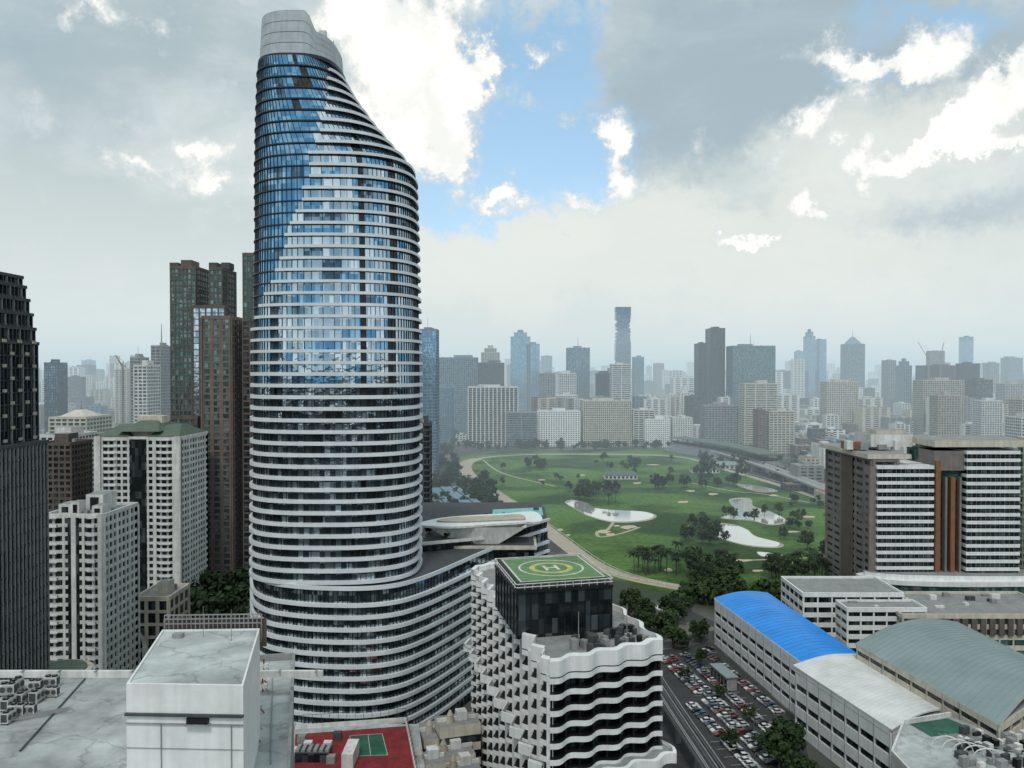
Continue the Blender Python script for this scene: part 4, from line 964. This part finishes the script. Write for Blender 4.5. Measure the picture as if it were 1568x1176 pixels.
def crane(px,yb,yt,d,sl,L):
    mb=MB(); z1=Zt(yt,d); s=1.3*d/1900
    for a in(-1,1):
        for b in (-1,1): mb.tube((a*s,b*s,0),(a*s,b*s,z1-L*.2),.35,.35,'grey',4)
    z=0
    while z<z1-L*.2: mb.tube((-s,-s,z),(s,-s,z+4),.25,.25,'grey',4); z+=4
    mb.tube((0,0,z1-L*.25),(sl*L,0,z1+L*.55),1.0,.5,'rust',4); mb.tube((0,0,z1-L*.25),(-sl*L*.35,0,z1-L*.2),1.3,1.3,'grey',4); mb.tube((0,0,z1-L*.25),(-sl*L*.1,0,z1+L*.12),.6,.4,'rust',4); mb.tube((-sl*L*.1,0,z1+L*.12),(sl*L,0,z1+L*.55),.2,.2,'grey',3)
    mb.build('tower_crane',(X(px,d),d,0))
crane(1422,560,542,1890,-.5,52); crane(1440,560,542,1890,.15,52); crane(188,600,556,900,-.5,16)

# ---------------------------------------------------------------- city carpet
def city(name,n,sampler,seed,detail):
    rr=random.Random(seed); mb=MB(); walls=['white','cream','beige','grey','cleanwhite','bluegrey','dgrey','redbrown','white','rust']
    for _ in range(n):
        x,y,h,w,dp=sampler(rr)
        if inpoly(x,y,golf) or (x-0)**2+y**2<200**2: continue
        k=rr.choice(walls[:9]); rt=rr.choice(['grey','grey','rust','roofconc','greenroof','dgrey'])
        mb.box(x,y,0,h,w,dp,'g_city' if detail else k,kt=rt)
        if detail:
            f=3.5 if detail>1 else 5.5; z=f*.5
            while z<h: mb.box(x,y,z,z+f*.45,w+.7,dp+.7,k,kt=rt); z+=f
            for sx in (-1,-.33,.33,1): mb.box(x+sx*w/2,y,0,h-.1,w*.12,dp+.5,k)
            mb.box(x,y+dp*.1,h,h+rr.uniform(1.5,4),w*.4,dp*.4,k)
        else: mb.box(x+w*.1,y,h,h+3,w*.3,dp*.3,'grey')
    mb.build(name)
def far(rr):
    y=rr.uniform(2300,8500); x=rr.uniform(-.72,.75)*y
    h=rr.uniform(12,45) if rr.random()<.58 else rr.uniform(50,130)
    if rr.random()<.06: h=rr.uniform(130,190)
    return x,y,h,rr.uniform(22,60),rr.uniform(22,50)
def mid(rr):
    y=rr.uniform(1330,2400); x=rr.uniform(-.72,.75)*y
    h=rr.uniform(8,30) if rr.random()<.66 else rr.uniform(30,80)
    return x,y,h,rr.uniform(14,45),rr.uniform(14,40)
def right(rr):
    y=rr.uniform(560,1350); x=rr.uniform(.36,.75)*y
    h=rr.uniform(7,22) if rr.random()<.8 else rr.uniform(22,42)
    return x,y,h,rr.uniform(12,34),rr.uniform(12,34)
def left(rr):
    y=rr.uniform(600,1600); x=rr.uniform(-.75,-.10)*y
    h=rr.uniform(7,25) if rr.random()<.75 else rr.uniform(25,60)
    return x,y,h,rr.uniform(12,34),rr.uniform(12,34)
def behind(rr):
    y=rr.uniform(-1500,-120); x=rr.uniform(-900,900); return x,y,rr.uniform(15,105),rr.uniform(20,50),rr.uniform(20,50)
def farleft(rr):
    y=rr.uniform(1500,4000); x=rr.uniform(-.62,-.38)*y
    return x,y,rr.uniform(12,70) if rr.random()<.8 else rr.uniform(80,150),rr.uniform(18,40),rr.uniform(18,40)
city('distant_city_blocks',2200,far,1,1)
city('midtown_city_blocks',750,mid,2,2)
city('low_rise_district',300,right,3,2)
city('low_rise_district',280,left,4,2)
city('distant_city_blocks',130,farleft,8,2)
city('city_blocks',190,behind,5,1)

# ---------------------------------------------------------------- haze box over the far city, faint glow stands in for scattered light
hz=MB(); hz.box(0,430+7000,-60,230,26000,14000,'grey')
hm=bpy.data.materials.new('haze_air'); hm.use_nodes=True; nt=hm.node_tree; nt.nodes.clear()
o=nt.nodes.new('ShaderNodeOutputMaterial'); ab=nt.nodes.new('ShaderNodeVolumeAbsorption'); em=nt.nodes.new('ShaderNodeEmission'); ad=nt.nodes.new('ShaderNodeAddShader')
SG=1/3700.0
ab.inputs['Color'].default_value=(0,0,0,1); ab.inputs['Density'].default_value=SG
em.inputs['Color'].default_value=(0.55,0.69,0.75,1); em.inputs['Strength'].default_value=SG
nt.links.new(ab.outputs[0],ad.inputs[0]); nt.links.new(em.outputs[0],ad.inputs[1]); nt.links.new(ad.outputs[0],o.inputs['Volume'])
M['haze']=hm
hz.mats=['haze']; hz.build('haze')

# ---------------------------------------------------------------- sky
sd=Vector((-0.10,-0.56,0.80)).normalized()
w=bpy.data.worlds.new('World'); scene.world=w; w.use_nodes=True; nt=w.node_tree; nt.nodes.clear()
N=nt.nodes.new;L=nt.links.new
def setin(n,i,v):
    if hasattr(v,'is_linked') : L(v,n.inputs[i])
    else: n.inputs[i].default_value=v
def mt(op,a,b=0.0,clamp=False):
    n=N('ShaderNodeMath'); n.operation=op; n.use_clamp=clamp; setin(n,0,a); setin(n,1,b); return n.outputs[0]
def vmt(op,a,b=(0,0,0)):
    n=N('ShaderNodeVectorMath'); n.operation=op; setin(n,0,a); setin(n,1,b); return n.outputs['Value'] if op=='DOT_PRODUCT' else n.outputs[0]
def mr(v,a,b,c=0.0,d=1.0,sm=True):
    n=N('ShaderNodeMapRange'); n.interpolation_type='SMOOTHSTEP' if sm else 'LINEAR'; setin(n,0,v)
    for i,q in enumerate((a,b,c,d)): n.inputs[i+1].default_value=q
    return n.outputs[0]
def noise(v,s,det=8,ro=.6,dist=0):
    n=N('ShaderNodeTexNoise'); setin(n,0,v); n.inputs['Scale'].default_value=s; n.inputs['Detail'].default_value=det; n.inputs['Roughness'].default_value=ro; n.inputs['Distortion'].default_value=dist; return n
def mix(f,a,b):
    n=N('ShaderNodeMix'); n.data_type='RGBA'; setin(n,0,f); setin(n,6,a); setin(n,7,b); return n.outputs[2]
tc=N('ShaderNodeTexCoord'); dr=tc.outputs['Generated']
nA=noise(dr,8,6,.68)
wv=vmt('MULTIPLY',vmt('SUBTRACT',nA.outputs['Color'],(.5,.5,.5)),(.20,.20,.20))
dw=vmt('ADD',dr,wv)
def blob(px,py,rx,ry,ang=0,k=1.9):
    c=Vector(((px-784)/F,1,(HY-py)/F)).normalized(); u=c.cross(Vector((0,0,1))).normalized(); v=u.cross(c)
    a=math.radians(ang); u2=u*math.cos(a)+v*math.sin(a); v2=-u*math.sin(a)+v*math.cos(a); rx/=F;ry/=F
    m=Matrix((u2,v2,u2.cross(v2))).transposed()
    mp=N('ShaderNodeMapping'); mp.vector_type='TEXTURE'; L(dw,mp.inputs['Vector'])
    mp.inputs['Location'].default_value=c; mp.inputs['Rotation'].default_value=m.to_euler('XYZ'); mp.inputs['Scale'].default_value=(rx*k,ry*k,max(rx,ry)*k*2)
    g=N('ShaderNodeTexGradient'); g.gradient_type='SPHERICAL'; L(mp.outputs[0],g.inputs[0]); return g.outputs['Fac']
def blobs(l):
    q=None
    for b in l:
        s=blob(*b); q=s if q is None else mt('ADD',q,s)
    return q
white=blobs([(650,40,75,60),(690,150,70,50),(700,228,45,28),(590,120,70,90),(620,225,70,50),(742,118,24,24),(318,195,55,24),(350,262,65,18),(208,242,38,16),(145,28,34,20),(922,182,36,22),(938,222,28,22),(962,262,30,20),(885,315,60,20,10),(770,300,60,14),(812,60,22,15),(1300,105,75,18,-8),(1410,85,55,22,25),(1370,235,100,24,22),(1250,205,60,22,38),(1470,165,65,18,35),(1535,110,45,26),(1270,335,50,14,-25),(1160,347,45,10),(1500,215,50,12)])
blue=blobs([(760,80,90,70),(800,190,120,80),(880,245,80,60),(740,290,100,40),(640,300,70,40),(1330,135,45,14),(870,60,40,50),(1450,20,110,22)])
grey=blobs([(1060,50,230,90),(1060,200,110,60),(1180,130,120,60),(1500,60,140,50),(1320,30,150,50),(60,60,190,130),(1450,330,140,35)])
cream=blobs([(1000,350,260,35),(1390,210,200,60,20),(900,300,120,40),(1250,420,300,50),(700,420,200,60)])
fine=noise(dr,17,7,.62).outputs[0]; big=noise(vmt('MULTIPLY',dr,(1,1,2.4)),3.6,6,.6,.3).outputs[0]
sep=N('ShaderNodeSeparateXYZ'); L(dr,sep.inputs[0]); z=sep.outputs[2]
fz=mt('SUBTRACT',fine,.5)
cover=mix(mr(z,.0,.36),(0.76,0.82,0.80,1),(0.45,0.55,0.58,1))
cover=mix(mr(big,.40,.66,0,.6),cover,(0.80,0.86,0.85,1))
cover=mix(mr(cream,.1,1.0,0,.6),cover,(0.88,0.89,0.82,1))
gm_=mr(mt('ADD',mt('MULTIPLY',grey,.75),mt('MULTIPLY',fz,.5)),.2,.9,0,.66)
cover=mix(gm_,cover,(0.36,0.47,0.55,1))
cover=mix(mr(sep.outputs[1],-.1,-.5,0,.7),cover,(0.76,0.86,0.93,1))  # unseen sky behind the camera, brightened to lift the facades
wf=mt('ADD',white,mt('MULTIPLY',fz,2.6))
wm=mr(wf,.18,.85)
core=mr(wf,.45,1.05)
wcol=mix(mt('MULTIPLY',core,mr(fine,.38,.55,.55,1)),(0.74,0.79,0.79,1),(1.10,1.08,1.02,1))
cl=mix(wm,cover,wcol)
bm=mr(mt('ADD',blue,mt('MULTIPLY',fz,1.2)),.2,1.0,0,.85)
bm=mt('MULTIPLY',bm,mt('SUBTRACT',1.0,wm))
sky=N('ShaderNodeTexSky'); sky.sky_type='NISHITA'; sky.sun_disc=False; sky.sun_elevation=math.asin(sd.z); sky.sun_rotation=math.atan2(sd.x,sd.y); sky.dust_density=1.0; sky.ozone_density=1.5
b1=N('ShaderNodeBackground'); L(cl,b1.inputs[0]); b1.inputs[1].default_value=1.0
b2=N('ShaderNodeBackground'); L(sky.outputs[0],b2.inputs[0]); b2.inputs[1].default_value=.11
b3=N('ShaderNodeBackground'); b3.inputs[0].default_value=(0.17,0.31,0.40,1); b3.inputs[1].default_value=1
asd=N('ShaderNodeAddShader'); L(b2.outputs[0],asd.inputs[0]); L(b3.outputs[0],asd.inputs[1])
ms=N('ShaderNodeMixShader'); L(bm,ms.inputs[0]); L(b1.outputs[0],ms.inputs[1]); L(asd.outputs[0],ms.inputs[2])
wo=N('ShaderNodeOutputWorld'); L(ms.outputs[0],wo.inputs[0])
sl=bpy.data.lights.new('sun','SUN'); sl.energy=1.5; sl.angle=math.radians(10); sl.color=(1,.95,.87)
so=bpy.data.objects.new('sun',sl); so.rotation_euler=sd.to_track_quat('Z','Y').to_euler(); scene.collection.objects.link(so)

cam=bpy.data.cameras.new('camera'); cam.lens=36*F/1568; cam.sensor_width=36; cam.clip_end=60000; cam.clip_start=1
co=bpy.data.objects.new('camera',cam); co.location=(0,0,CH); co.rotation_euler=(math.radians(90)-math.atan(18/F),0,0); scene.collection.objects.link(co); scene.camera=co
scene.view_settings.view_transform='Standard'; scene.view_settings.look='None'; scene.view_settings.exposure=0
